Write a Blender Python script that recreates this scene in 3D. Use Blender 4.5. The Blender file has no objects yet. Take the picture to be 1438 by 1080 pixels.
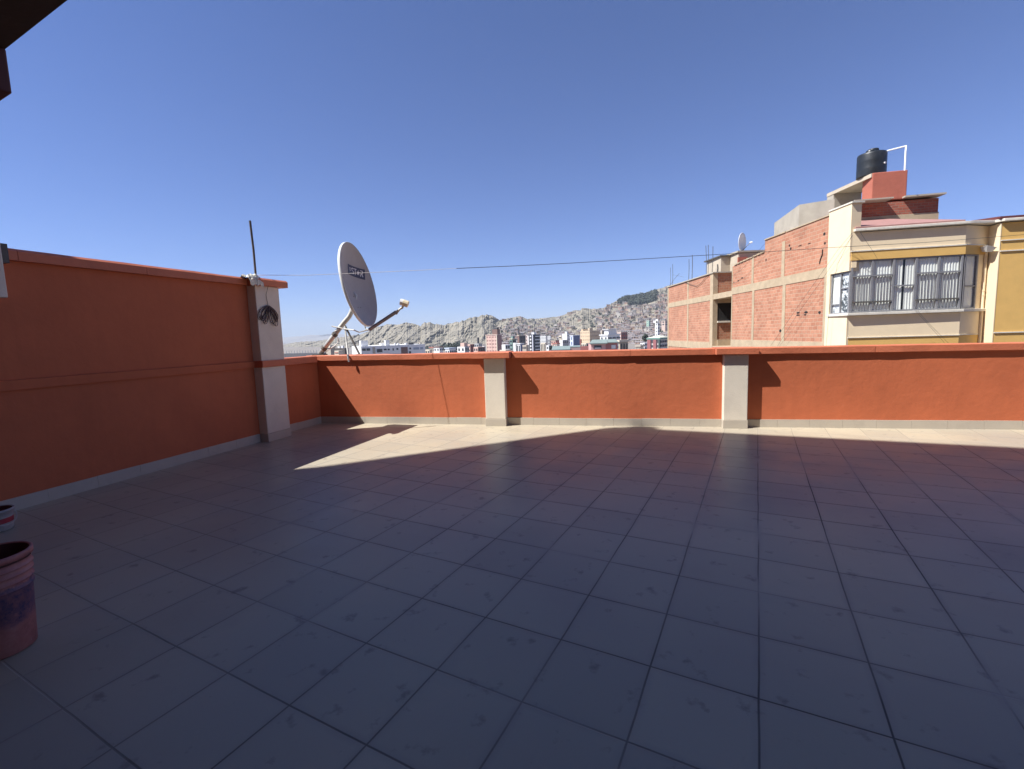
import bpy, math, random
from math import sin, cos, pi, radians as R
from mathutils import Vector as V, noise as NZ

random.seed(7)
HAZE = 0.95e-4
scene = bpy.context.scene
COL = scene.collection

# ------------------------------------------------------------------ camera geometry
F_PX, PITCH, ROLL, EYE = 652.46, R(6.166), R(-1.837), 1.568
_f = V((0, cos(PITCH), -sin(PITCH))); _u = V((0, sin(PITCH), cos(PITCH))); _x = V((1, 0, 0))
CX = _x * cos(ROLL) + _u * sin(ROLL)
CU = -_x * sin(ROLL) + _u * cos(ROLL)
EYEP = V((0, 0, EYE))

def ray(x, y):
    return CX * ((x - 719) / F_PX) + CU * ((540 - y) / F_PX) + _f

def at(x, y, Y):                       # the point seen there, Y metres ahead
    d = ray(x, y)
    return EYEP + d * (Y / d.y)

def atz(x, y, z):                      # the point seen there at height z
    d = ray(x, y)
    return EYEP + d * ((z - EYE) / d.z)

class Plane:                           # vertical plane through p, running along azimuth az
    def __init__(s, p, az):
        s.p = V((p[0], p[1], 0)); s.d = V((sin(az), cos(az), 0)); s.n = V((cos(az), -sin(az), 0)); s.az = az
    def P(s, u, z, o=0.0):             # along u, height z, o towards +n
        return s.p + s.d * u + s.n * o + V((0, 0, z))
    def uz(s, x, y, o=0.0):
        d = ray(x, y); p = EYEP + d * (((s.p + s.n * o - EYEP).dot(s.n)) / d.dot(s.n))
        return (p - s.p).dot(s.d), p.z

# ------------------------------------------------------------------ mesh helpers
ORG = {}
class MB:
    def __init__(s): s.v = []; s.f = []; s.mi = []; s.m = 0
    def vert(s, p): s.v.append(tuple(p)); return len(s.v) - 1
    def face(s, *ps):
        s.f.append([s.vert(p) for p in ps]); s.mi.append(s.m); return s
    def hexa(s, b, t):                 # bottom ring, top ring (counter-clockwise from above)
        n = len(b); i = [s.vert(p) for p in b]; j = [s.vert(p) for p in t]
        s.f.append(i[::-1]); s.f.append(j); s.mi += [s.m, s.m]
        for k in range(n):
            l = (k + 1) % n; s.f.append([i[k], i[l], j[l], j[k]]); s.mi.append(s.m)
        return s
    def prism(s, poly, z0, z1):
        return s.hexa([(p[0], p[1], z0) for p in poly], [(p[0], p[1], z1) for p in poly])
    def box(s, pl, u0, u1, o0, o1, z0, z1):   # box in a Plane's coordinates
        q = [pl.P(u0, 0, o0), pl.P(u1, 0, o0), pl.P(u1, 0, o1), pl.P(u0, 0, o1)]
        a = sum(q[i].x * q[(i + 1) % 4].y - q[(i + 1) % 4].x * q[i].y for i in range(4))
        if a < 0: q = q[::-1]
        return s.prism(q, z0, z1)
    def abox(s, c, d):
        x, y, z = c; a, b, e = d
        return s.prism([(x - a, y - b), (x + a, y - b), (x + a, y + b), (x - a, y + b)], z - e, z + e)
    def tube(s, pts, r, n=10, cap=True, r2=None):
        pts = [V(p) for p in pts]; rings = []
        up = V((0, 0, 1)); prev = None
        for k, p in enumerate(pts):
            t = (pts[min(k + 1, len(pts) - 1)] - pts[max(k - 1, 0)]).normalized()
            if prev is None:
                a = t.cross(up) if abs(t.z) < .95 else t.cross(V((1, 0, 0)))
            else:
                a = prev - t * prev.dot(t)
            a.normalize(); prev = a; b = t.cross(a)
            rr = r if r2 is None else r + (r2 - r) * k / (len(pts) - 1)
            rings.append([s.vert(p + a * (rr * cos(2 * pi * i / n)) + b * (rr * sin(2 * pi * i / n))) for i in range(n)])
        for k in range(len(rings) - 1):
            for i in range(n):
                j = (i + 1) % n
                s.f.append([rings[k][i], rings[k][j], rings[k + 1][j], rings[k + 1][i]]); s.mi.append(s.m)
        if cap:
            s.f.append(rings[0][::-1]); s.f.append(rings[-1]); s.mi += [s.m, s.m]
        return s
    def lathe(s, c, prof, n=40):       # profile [(r, z)] about the vertical through c
        rings = [[s.vert((c[0] + r * cos(2 * pi * i / n), c[1] + r * sin(2 * pi * i / n), c[2] + z)) for i in range(n)] for r, z in prof]
        for k in range(len(rings) - 1):
            for i in range(n):
                j = (i + 1) % n
                s.f.append([rings[k][i], rings[k][j], rings[k + 1][j], rings[k + 1][i]]); s.mi.append(s.m)
        return s
    def build(s, name, mats, parent=None, smooth=False, bevel=0.0):
        if not isinstance(mats, (list, tuple)): mats = [mats]
        org = V(ORG[parent.name]) if parent else V((0, 0, 0))
        if parent is None and s.v:
            n = len(s.v)
            org = V((sum(p[0] for p in s.v) / n, sum(p[1] for p in s.v) / n, min(p[2] for p in s.v)))
            if name in KEEP_ORIGIN: org = V((0, 0, 0))
        me = bpy.data.meshes.new(name)
        me.from_pydata([tuple(V(p) - org) for p in s.v], [], s.f)
        for m in mats: me.materials.append(m)
        if any(s.mi): me.polygons.foreach_set('material_index', s.mi)
        if smooth: me.polygons.foreach_set('use_smooth', [True] * len(me.polygons))
        me.update()
        o = bpy.data.objects.new(name, me); COL.objects.link(o)
        if parent: o.parent = parent
        else: o.location = org
        ORG[o.name] = tuple(org)
        if bevel:
            b = o.modifiers.new('bevel', 'BEVEL'); b.width = bevel; b.segments = 2; b.limit_method = 'ANGLE'
            b.harden_normals = False
        return o
KEEP_ORIGIN = {'terrace_floor', 'ground', 'hills', 'distant_mountains'}

def thing(name, label, cat, loc, group=None):
    o = bpy.data.objects.new(name, None); COL.objects.link(o)
    o.location = loc; o.empty_display_size = .3; ORG[o.name] = tuple(loc)
    return tag(o, label, cat, group)
def tag(o, label, cat, group=None, kind=None):
    if label: o['label'] = label
    if cat: o['category'] = cat
    if group: o['group'] = group
    if kind: o['kind'] = kind
    return o

# ------------------------------------------------------------------ materials
def nodes(m):
    m.use_nodes = True
    nt = m.node_tree; nt.nodes.clear(); return nt
def N(nt, t, **kw):
    n = nt.nodes.new(t)
    for k, v in kw.items():
        if k in n.inputs.keys(): n.inputs[k].default_value = v
        else: setattr(n, k, v)
    return n
def L(nt, a, b): nt.links.new(a, b)

def mix_rgb(nt, fac, a, b, mode='MIX'):
    n = nt.nodes.new('ShaderNodeMix'); n.data_type = 'RGBA'; n.blend_type = mode
    for sock, v in ((n.inputs[0], fac), (n.inputs[6], a), (n.inputs[7], b)):
        if isinstance(v, (int, float)): sock.default_value = v
        elif isinstance(v, (tuple, list)): sock.default_value = tuple(v) + ((1,) if len(v) == 3 else ())
        else: nt.links.new(v, sock)
    return n.outputs[2]
def math_n(nt, op, a, b=None, c=None):
    n = nt.nodes.new('ShaderNodeMath'); n.operation = op
    for i, v in enumerate((a, b, c)):
        if v is None: continue
        if isinstance(v, (int, float)): n.inputs[i].default_value = v
        else: nt.links.new(v, n.inputs[i])
    return n.outputs[0]
def ramp(nt, val, stops):
    n = nt.nodes.new('ShaderNodeValToRGB'); nt.links.new(val, n.inputs[0])
    e = n.color_ramp.elements
    while len(e) > 1: e.remove(e[-1])
    e[0].position = stops[0][0]; e[0].color = tuple(stops[0][1]) + (1,)
    for p, c in stops[1:]:
        q = e.new(p); q.color = tuple(c) + (1,)
    return n.outputs[0]
def maprange(nt, v, a, b, c=0., d=1.):
    n = nt.nodes.new('ShaderNodeMapRange'); n.inputs[1].default_value = a; n.inputs[2].default_value = b
    n.inputs[3].default_value = c; n.inputs[4].default_value = d; nt.links.new(v, n.inputs[0]); return n.outputs[0]

def plain(name, col, rough=.8, var=.12, scale=3., stain=None, stain_amt=.5, stain_scale=1.2, bump=.0, bscale=40., metal=0., spec=.5, streak=0.):
    """A real-world colour with mottling, optional stains, streaks and a fine bump."""
    m = bpy.data.materials.new(name); nt = nodes(m)
    out = N(nt, 'ShaderNodeOutputMaterial'); b = N(nt, 'ShaderNodeBsdfPrincipled', Roughness=rough, Metallic=metal)
    b.inputs['Specular IOR Level'].default_value = spec
    tc = N(nt, 'ShaderNodeTexCoord'); co = tc.outputs['Object']
    n1 = N(nt, 'ShaderNodeTexNoise', Scale=scale, Detail=8., Roughness=.65); L(nt, co, n1.inputs['Vector'])
    lo = tuple(c * (1 - var) for c in col); hi = tuple(min(1, c * (1 + var)) for c in col)
    c = ramp(nt, n1.outputs[0], [(.3, lo), (.7, hi)])
    if stain:
        n2 = N(nt, 'ShaderNodeTexNoise', Scale=stain_scale, Detail=9., Roughness=.7); L(nt, co, n2.inputs['Vector'])
        f = maprange(nt, n2.outputs[0], .52, .72, 0, stain_amt)
        c = mix_rgb(nt, f, c, stain)
    if streak:
        mp = N(nt, 'ShaderNodeMapping'); mp.inputs['Scale'].default_value = (9, 9, .6); L(nt, co, mp.inputs[0])
        n3 = N(nt, 'ShaderNodeTexNoise', Scale=1., Detail=6.); L(nt, mp.outputs[0], n3.inputs['Vector'])
        f = maprange(nt, n3.outputs[0], .5, .75, 0, streak)
        c = mix_rgb(nt, f, c, tuple(x * .55 for x in col))
    L(nt, c, b.inputs['Base Color'])
    if bump:
        n4 = N(nt, 'ShaderNodeTexNoise', Scale=bscale, Detail=6., Roughness=.6); L(nt, co, n4.inputs['Vector'])
        bp = N(nt, 'ShaderNodeBump', Strength=bump, Distance=.01); L(nt, n4.outputs[0], bp.inputs['Height']); L(nt, bp.outputs[0], b.inputs['Normal'])
    L(nt, b.outputs[0], out.inputs[0])
    return m

M = {}
M['orange'] = plain('orange_wall_paint', (.50, .130, .052), .8, .09, 1.3, (.41, .10, .041), .6, .9, .5, 9, streak=.13)
M['coping'] = plain('coping_paint', (.54, .158, .078), .6, .10, 4., (.36, .10, .05), .5, 3., .4, 25)
M['cream'] = plain('cream_pillar_paint', (.70, .63, .525), .8, .05, 4., (.56, .5, .42), .5, 2.5, .3, 60)
M['skirting'] = plain('skirting_tile', (.47, .42, .35), .45, .06, 2.5, (.37, .325, .27), .5, 3.)
M['steel'] = plain('galvanised_tube', (.50, .50, .47), .45, .12, 18, (.30, .24, .2), .5, 9, metal=.3)
M['dish'] = plain('dish_enamel', (.36, .35, .34), .55, .04, 6, (.30, .29, .28), .4, 4)
M['rim'] = plain('dish_rim_sunlit', (.72, .74, .72), .5, .05, 6)  # dish colour brightened to paint the sun on its edge
M['navy'] = plain('navy_print', (.022, .035, .085), .5, .1, 20)
M['offwhite'] = plain('white_print', (.75, .76, .78), .5, .1, 60)
M['lnb'] = plain('lnb_plastic', (.72, .62, .42), .5, .06, 30)
M['white'] = plain('white_plastic', (.80, .80, .78), .5, .04, 20)
M['rust'] = plain('weathered_iron', (.10, .095, .085), .7, .25, 30, (.12, .06, .035), .6, 14)
M['cable'] = plain('cable_rubber', (.085, .055, .06), .6, .15, 20)
M['wire'] = plain('black_wire', (.035, .035, .042), .6, .1, 10)
M['rope'] = plain('white_rope', (.82, .80, .76), .8, .08, 40)
M['plastic_bag'] = plain('crumpled_plastic', (.62, .60, .52), .35, .25, 25, (.2, .18, .15), .6, 22)
M['soffit'] = plain('brown_soffit', (.06, .035, .026), .8, .2, 4, bump=.3, bscale=20)
M['fascia'] = plain('red_fascia', (.10, .02, .014), .6, .15, 5)
M['bucket'] = plain('stained_bucket_plastic', (.30, .115, .10), .55, .2, 8, (.10, .04, .04), .8, 5, streak=.5)
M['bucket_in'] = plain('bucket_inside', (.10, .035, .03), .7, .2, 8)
M['bucket_blue'] = plain('bucket_blue_print', (.05, .035, .085), .55, .3, 12, (.24, .09, .08), 1., 6)
M['tub'] = plain('white_tub_plastic', (.34, .33, .32), .5, .1, 10, (.15, .12, .11), .8, 9)
M['tub_red'] = plain('red_print', (.36, .03, .045), .5, .2, 20, (.2, .18, .17), .8, 14)
M['concrete'] = plain('bare_concrete', (.44, .345, .23), .9, .14, 2.5, (.32, .25, .17), .6, 2., .4, 30)
M['greycrete'] = plain('grey_render', (.40, .36, .295), .9, .12, 2., (.28, .25, .2), .5, 1.3, .3, 20)
M['house_cream'] = plain('cream_house_paint', (.79, .645, .435), .8, .04, 2., (.71, .57, .37), .5, 1.2, .15, 30)
M['ochre'] = plain('ochre_paint', (.69, .43, .135), .8, .05, 3., (.61, .37, .11), .5, 2.2, .15, 30)
M['cornice'] = plain('white_cornice', (.68, .64, .55), .75, .08, 4, (.35, .33, .3), .5, 3, streak=.3)
M['redroof'] = plain('faded_red_roof', (.36, .19, .165), .7, .15, 3, (.3, .22, .2), .5, 2)
M['redbox'] = plain('rough_red_render', (.42, .13, .085), .9, .10, 3, (.34, .09, .06), .5, 3, .9, 9)
M['tank'] = plain('black_tank_plastic', (.018, .022, .026), .42, .15, 4, (.06, .06, .06), .5, 5)
M['frame'] = plain('grey_window_iron', (.22, .22, .23), .55, .15, 12)
M['curtain'] = plain('net_curtain', (.84, .84, .79), .9, .04, 6)
M['dark'] = plain('painted_dark_interior', (.015, .014, .014), .9, .2, 3)  # near-black colour painted in for unlit rooms and holes
M['beige'] = plain('beige_render', (.50, .43, .33), .9, .1, 3, (.36, .3, .23), .5, 2)

def brick(name, az, c1, c2, mortar, bw=.30, bh=.165, ms=.012, var=1.0):
    """Hollow clay bricks laid along azimuth az."""
    m = bpy.data.materials.new(name); nt = nodes(m)
    out = N(nt, 'ShaderNodeOutputMaterial'); b = N(nt, 'ShaderNodeBsdfPrincipled', Roughness=.9)
    tc = N(nt, 'ShaderNodeTexCoord')
    mp = N(nt, 'ShaderNodeMapping'); mp.inputs['Rotation'].default_value = (0, 0, -(pi / 2 - az)); L(nt, tc.outputs['Object'], mp.inputs[0])
    sp = N(nt, 'ShaderNodeSeparateXYZ'); L(nt, mp.outputs[0], sp.inputs[0])
    nz = N(nt, 'ShaderNodeTexNoise', Scale=1.4, Detail=4.); L(nt, tc.outputs['Object'], nz.inputs['Vector'])
    dz = math_n(nt, 'MULTIPLY_ADD', nz.outputs[0], .07, sp.outputs[2])
    cb = N(nt, 'ShaderNodeCombineXYZ'); L(nt, sp.outputs[0], cb.inputs[0]); L(nt, dz, cb.inputs[1])
    br = N(nt, 'ShaderNodeTexBrick', Scale=1.)
    br.inputs['Brick Width'].default_value = bw; br.inputs['Row Height'].default_value = bh
    br.inputs['Mortar Size'].default_value = ms; br.inputs['Mortar Smooth'].default_value = .3; br.inputs['Bias'].default_value = -.1
    br.inputs['Color1'].default_value = c1 + (1,); br.inputs['Color2'].default_value = c2 + (1,); br.inputs['Mortar'].default_value = mortar + (1,)
    L(nt, cb.outputs[0], br.inputs['Vector'])
    n2 = N(nt, 'ShaderNodeTexNoise', Scale=.9, Detail=8., Roughness=.7); L(nt, tc.outputs['Object'], n2.inputs['Vector'])
    sh = ramp(nt, n2.outputs[0], [(.3, (.78, .76, .74)), (.7, (1.12, 1.1, 1.06))])
    c = mix_rgb(nt, 1.0, br.outputs[0], sh, 'MULTIPLY')
    L(nt, c, b.inputs['Base Color'])
    bp = N(nt, 'ShaderNodeBump', Strength=.6, Distance=.012, invert=True); L(nt, br.outputs[1], bp.inputs['Height']); L(nt, bp.outputs[0], b.inputs['Normal'])
    L(nt, b.outputs[0], out.inputs[0]); return m
AZW = R(1.2)
M['brick'] = brick('hollow_brick', AZW, (.49, .235, .15), (.385, .165, .10), (.49, .34, .245), .28, .15)
M['brick_end'] = brick('hollow_brick_end', AZW + pi / 2, (.44, .21, .13), (.35, .15, .09), (.40, .26, .18), .28, .15)  # same bricks turned for the end wall, colours darkened for its shade
M['brick_dark'] = brick('dark_red_brick', pi / 2 + R(12.13), (.40, .12, .075), (.27, .085, .06), (.30, .2, .15), .26, .1, .01)

def glass(name, tint, refl=.12):
    m = bpy.data.materials.new(name); nt = nodes(m)
    out = N(nt, 'ShaderNodeOutputMaterial')
    tr = N(nt, 'ShaderNodeBsdfTransparent'); tr.inputs[0].default_value = tint + (1,)
    gl = N(nt, 'ShaderNodeBsdfGlossy', Roughness=.02); fr = N(nt, 'ShaderNodeLayerWeight')
    f = math_n(nt, 'MULTIPLY_ADD', math_n(nt, 'POWER', fr.outputs['Facing'], 5.0), .8, .04 + refl)   # the same from both sides
    mx = N(nt, 'ShaderNodeMixShader'); L(nt, f, mx.inputs[0]); L(nt, tr.outputs[0], mx.inputs[1]); L(nt, gl.outputs[0], mx.inputs[2])
    L(nt, mx.outputs[0], out.inputs[0]); return m
M['glass'] = glass('window_glass', (.95, .965, .96), 0.)
M['mirror_glass'] = glass('reflecting_glass', (.85, .88, .9), .25)

def tree_reflection(name):  # blotches painting a tree's reflection onto the sheet behind the pane
    m = bpy.data.materials.new(name); nt = nodes(m)
    out = N(nt, 'ShaderNodeOutputMaterial'); b = N(nt, 'ShaderNodeBsdfPrincipled', Roughness=.9)
    tc = N(nt, 'ShaderNodeTexCoord'); n1 = N(nt, 'ShaderNodeTexNoise', Scale=9., Detail=4., Roughness=.7); L(nt, tc.outputs['Object'], n1.inputs['Vector'])
    n2 = N(nt, 'ShaderNodeTexNoise', Scale=1.6, Detail=1.); L(nt, tc.outputs['Object'], n2.inputs['Vector'])
    s = math_n(nt, 'MULTIPLY_ADD', n2.outputs[0], .7, n1.outputs[0])
    c = ramp(nt, s, [(.80, (.74, .76, .78)), (.88, (.06, .07, .08))]); L(nt, c, b.inputs['Base Color'])
    L(nt, b.outputs[0], out.inputs[0]); return m
M['tree_reflection'] = tree_reflection('painted_tree_reflection')

FN_ = V((-sin(R(12.1305)), -cos(R(12.1305)), 0)); K_FN = V((-3.656, 8.763, 0)).dot(FN_)
def floor_tiles():
    T, AZ, OX, OY = .45, R(27.852), -2.9077, 3.6023
    m = bpy.data.materials.new('terrace_tiles'); nt = nodes(m)
    out = N(nt, 'ShaderNodeOutputMaterial'); b = N(nt, 'ShaderNodeBsdfPrincipled'); b.inputs['Specular IOR Level'].default_value = .22
    tc = N(nt, 'ShaderNodeTexCoord'); co = tc.outputs['Object']
    def along(v, off):
        d = N(nt, 'ShaderNodeVectorMath', operation='DOT_PRODUCT'); L(nt, co, d.inputs[0]); d.inputs[1].default_value = v
        return math_n(nt, 'SUBTRACT', math_n(nt, 'DIVIDE', d.outputs['Value'], T), off)
    nw = N(nt, 'ShaderNodeTexNoise', Scale=1.7, Detail=2.); L(nt, co, nw.inputs['Vector'])
    wob = math_n(nt, 'MULTIPLY', math_n(nt, 'SUBTRACT', nw.outputs[0], .5), .03)
    u = math_n(nt, 'ADD', along((cos(AZ), -sin(AZ), 0), OX), wob); v = math_n(nt, 'ADD', along((sin(AZ), cos(AZ), 0), OY), wob)
    def edge(s):
        f = math_n(nt, 'FRACT', s); return math_n(nt, 'MINIMUM', f, math_n(nt, 'SUBTRACT', 1.0, f))
    eu, ev = edge(u), edge(v)
    e = math_n(nt, 'MULTIPLY', math_n(nt, 'MINIMUM', eu, ev), T)
    joint = maprange(nt, e, .0025, .0055, 1, 0)
    soft = maprange(nt, e, .0, .035, 1, 0)
    cell = N(nt, 'ShaderNodeCombineXYZ'); L(nt, math_n(nt, 'FLOOR', u), cell.inputs[0]); L(nt, math_n(nt, 'FLOOR', v), cell.inputs[1])
    wn = N(nt, 'ShaderNodeTexWhiteNoise'); wn.noise_dimensions = '2D'; L(nt, cell.outputs[0], wn.inputs['Vector'])
    n1 = N(nt, 'ShaderNodeTexNoise', Scale=2.2, Detail=9., Roughness=.68); L(nt, co, n1.inputs['Vector'])
    n2 = N(nt, 'ShaderNodeTexNoise', Scale=.55, Detail=6., Roughness=.6); L(nt, co, n2.inputs['Vector'])
    n3 = N(nt, 'ShaderNodeTexNoise', Scale=7., Detail=5., Roughness=.6); L(nt, co, n3.inputs['Vector'])
    base = ramp(nt, n1.outputs[0], [(.3, (.42, .365, .265)), (.7, (.50, .435, .317))])
    base = mix_rgb(nt, math_n(nt, 'MULTIPLY', wn.outputs[0], .5), base, (.33, .29, .225))
    base = mix_rgb(nt, maprange(nt, n2.outputs[0], .44, .66, 0, .6), base, (.28, .25, .215))
    base = mix_rgb(nt, maprange(nt, n3.outputs[0], .61, .70, 0, .6), base, (.17, .145, .12))
    nj = N(nt, 'ShaderNodeTexNoise', Scale=.9, Detail=3.); L(nt, co, nj.inputs['Vector'])
    jc = ramp(nt, nj.outputs[0], [(.36, (.085, .075, .065)), (.55, (.16, .14, .12)), (.66, (.40, .36, .31))])
    sx = N(nt, 'ShaderNodeSeparateXYZ'); L(nt, co, sx.inputs[0])
    nd = N(nt, 'ShaderNodeTexNoise', Scale=.8, Detail=5.); L(nt, co, nd.inputs['Vector'])
    dust_and_sun_fade = maprange(nt, math_n(nt, 'MULTIPLY_ADD', nd.outputs[0], 3.2, sx.outputs[0]), -1.8, 1.3, .42, 1.)   # grit has filled the joints by the left wall
    df = N(nt, 'ShaderNodeVectorMath', operation='DOT_PRODUCT'); L(nt, co, df.inputs[0]); df.inputs[1].default_value = tuple(FN_)
    dust_and_sun_fade = math_n(nt, 'MULTIPLY', dust_and_sun_fade, maprange(nt, math_n(nt, 'SUBTRACT', df.outputs['Value'], K_FN), .2, 2.2, .35, 1.))   # joints paled along the far wall, painting the sunlit strip
    base = mix_rgb(nt, math_n(nt, 'MULTIPLY', math_n(nt, 'MULTIPLY', soft, dust_and_sun_fade), maprange(nt, n1.outputs[0], .4, .65, .12, .5)), base, (.26, .23, .2))
    col = mix_rgb(nt, math_n(nt, 'MULTIPLY', math_n(nt, 'MULTIPLY', joint, dust_and_sun_fade), maprange(nt, nj.outputs[0], .3, .7, 1, .5)), base, jc)
    L(nt, col, b.inputs['Base Color'])
    rg = maprange(nt, n1.outputs[0], .3, .7, .28, .46)
    rg = math_n(nt, 'MULTIPLY_ADD', joint, .4, rg); L(nt, rg, b.inputs['Roughness'])
    h = math_n(nt, 'MULTIPLY_ADD', joint, -1.0, math_n(nt, 'MULTIPLY', n3.outputs[0], .15))
    bp = N(nt, 'ShaderNodeBump', Strength=.35, Distance=.004); L(nt, h, bp.inputs['Height']); L(nt, bp.outputs[0], b.inputs['Normal'])
    L(nt, b.outputs[0], out.inputs[0]); return m
M['tiles'] = floor_tiles()

# ------------------------------------------------------------------ sun, sky, camera
SUN_A, SUN_B = .70, .34                                  # shadow run along the far wall / into it per metre of height
YF = R(12.1305); YL = R(17.944)
FD = V((cos(YF), -sin(YF), 0)); FN = V((-sin(YF), -cos(YF), 0))
RUN = FD * SUN_A - FN * SUN_B                            # horizontal run of a shadow per metre
to_sun = (V((0, 0, 1)) - RUN).normalized()
sun = bpy.data.lights.new('sun', 'SUN'); sun.energy = 5.0; sun.angle = R(.36); sun.color = (1, .985, .95)
so = bpy.data.objects.new('sun', sun); COL.objects.link(so); so.rotation_euler = to_sun.to_track_quat('Z', 'Y').to_euler(); so.location = (-20, -10, 40)
w = bpy.data.worlds.new('World'); scene.world = w; w.use_nodes = True
nt = w.node_tree; nt.nodes.clear()
sky = nt.nodes.new('ShaderNodeTexSky'); sky.sky_type = 'NISHITA'; sky.sun_disc = False
sky.sun_elevation = math.asin(to_sun.z); sky.sun_rotation = math.atan2(to_sun.x, to_sun.y)
sky.altitude = 3600; sky.air_density = 1.2; sky.dust_density = .8; sky.ozone_density = 3.
bg = nt.nodes.new('ShaderNodeBackground'); bg.inputs[1].default_value = .05
ow = nt.nodes.new('ShaderNodeOutputWorld'); L(nt, mix_rgb(nt, 1.0, sky.outputs[0], (.99, 1.15, 1.66), 'MULTIPLY'), bg.inputs[0]); L(nt, bg.outputs[0], ow.inputs[0])

cam = bpy.data.cameras.new('camera'); co_ = bpy.data.objects.new('camera', cam); COL.objects.link(co_)
cam.sensor_fit = 'HORIZONTAL'; cam.sensor_width = 36; cam.lens = 36 * F_PX / 1438; cam.clip_start = .05; cam.clip_end = 40000
from mathutils import Matrix
mm = Matrix((CX, CU, -_f)).transposed().to_4x4(); mm.translation = EYEP; co_.matrix_world = mm
scene.camera = co_
scene.view_settings.view_transform = 'Standard'; scene.view_settings.look = 'None'
scene.view_settings.exposure = .83; scene.view_settings.gamma = 1

# ------------------------------------------------------------------ the terrace
K = V((-3.656, 8.763, 0))
LW = Plane(K, YL)                                        # left wall: u towards the corner, +n into the terrace
FW = Plane(K, pi / 2 + YF)                               # far wall: u to the right, +n = away? fixed below
if FW.n.y > 0: FW.n = -FW.n                              # +n towards the camera
def wob(u, s=0.0, a=.004): return a * NZ.noise(V((u * 2.3, s, 3.1)))

fl = MB(); nu = 1
fl.face(LW.P(-9.5, 0), LW.P(-9.5, 0) + V((16, -10, 0)), FW.P(17, 0) + V((3, -14, 0)), FW.P(17, 0), FW.P(0, 0))
tag(fl.build('terrace_floor', M['tiles']), None, None, None, 'structure')
sb = MB()                                                # storeys under the terrace
sb.prism([FW.P(-.2, 0, -.2), LW.P(-9.5, 0, -.2), LW.P(-9.5, 0) + V((16, -10, 0)), FW.P(17, 0) + V((3, -14, 0)), FW.P(17, 0, -.2)], -22, -.06)
tag(sb.build('storeys_below', M['cream']), 'plastered storeys of the building underneath the tiled terrace', 'building')

def strip(mb, pl, us, prof, seed=0.):
    """Sweep a closed (o, z) profile along a wall with a hand-trowelled wobble."""
    rings = []
    for u in us:
        rings.append([mb.vert(pl.P(u, z + wob(u, k + seed), o + wob(u, k + 9 + seed))) for k, (o, z) in enumerate(prof)])
    n = len(prof)
    for a, b_ in zip(rings, rings[1:]):
        for i in range(n):
            j = (i + 1) % n; mb.f.append([a[i], a[j], b_[j], b_[i]]); mb.mi.append(mb.m)
    mb.f.append(rings[0][::-1]); mb.f.append(rings[-1]); mb.mi += [mb.m, mb.m]
def steps(a, b, d=.22):
    n = max(1, int(abs(b - a) / d)); return [a + (b - a) * i / n for i in range(n + 1)]
def top(u): return 1.288 - .0052 * u                     # far coping runs slightly downhill

# far parapet ------------------------------------------------------
t = thing('parapet_wall', 'low orange parapet across the far side of the terrace with cream pillars', 'wall', K)
b = MB()
us = steps(-.2, 16.5, .5)
for a, c in zip(us, us[1:]): pass
r0 = []
mb = MB()
strip(mb, FW, us, [(0, -.05), (-.16, -.05), (-.16, 1.13), (0, 1.13)])
for q in range(0): pass
for k_ in range(len(mb.v)):                              # the top follows the downhill coping
    v_ = mb.v[k_]
    if v_[2] > 1.: mb.v[k_] = (v_[0], v_[1], top((V(v_) - K).dot(FW.d)) - .097)
mb.build('wall', M['orange'], t)
joints = [(-.205, 3.09, 0, 1.), (3.09, 3.75, .182, 2.), (3.76, 5.72, .004, 3.), (5.72, 7.0, 0.006, 4.), (7.0, 7.60, .142, 5.), (7.60, 9.2, .003, 6.), (9.2, 16.5, .0, 7.)]
for a, c, ex, sd in joints:
    mb = MB(); o = .038 + ex
    g = .002
    rings = []
    uu = steps(a + g, c - g, .18)
    for u in uu:
        zt = top(u) + (.008 if ex > .1 else 0)
        pr = [(-.20, zt - .095), (-.20, zt - .012), (-.185, zt), (o - .014, zt), (o, zt - .012), (o, zt - .098), (o - .008, zt - .104)]
        rings.append([mb.vert(FW.P(u, z + wob(u, k + sd, .0045), oo + wob(u, k + 9 + sd, .006))) for k, (oo, z) in enumerate(pr)])
    for r1, r2 in zip(rings, rings[1:]):
        for i in range(7):
            j = (i + 1) % 7; mb.f.append([r1[i], r1[j], r2[j], r2[i]]); mb.mi.append(0)
    mb.f.append(rings[0][::-1]); mb.f.append(rings[-1]); mb.mi += [0, 0]
    mb.build('coping', M['coping'], t)
for u0, u1, d in ((3.285, 3.64, .13), (7.125, 7.47, .118)):
    mb = MB(); mb.box(FW, u0, u1, -.02, d, .125, top(u1) - .100)
    p = mb.build('pillar', M['cream'], t, bevel=.008)
    mb = MB(); mb.box(FW, u0 - .006, u1 + .006, -.02, d + .008, 0.0, .125)
    mb.build('skirting', M['skirting'], p, bevel=.003)
def skirt(pl, a, c, parent, o=.012, h=.125, n0=.45, off=0.):
    u = a
    mb = MB()
    while u < c - .02:
        e = min(u + n0, c)
        mb.box(pl, u + .0012, e - .0012, off - .02, off + o + random.uniform(-.001, .001), 0, h + random.uniform(-.003, .003)); u = e
    return mb.build('skirting', M['skirting'], parent)
skirt(FW, .014, 3.277, t); skirt(FW, 3.648, 7.117, t); skirt(FW, 7.478, 16.4, t)

# low left parapet --------------------------------------------------
t = thing('parapet_wall', 'short low orange parapet between the tall corner pillar and the far wall', 'wall', LW.P(-.5, 0))
mb = MB(); strip(mb, LW, steps(-1.10, -.004, .25), [(0, -.05), (0, 1.16), (-.16, 1.16), (-.16, -.05)]); mb.build('wall', M['orange'], t)
mb = MB(); strip(mb, LW, steps(-1.072, -.066, .2), [(.062, 1.166), (.062, 1.272), (.05, 1.284), (-.19, 1.284), (-.2, 1.166)]); mb.build('coping', M['coping'], t)
skirt(LW, -1.07, -.013, t)

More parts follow.
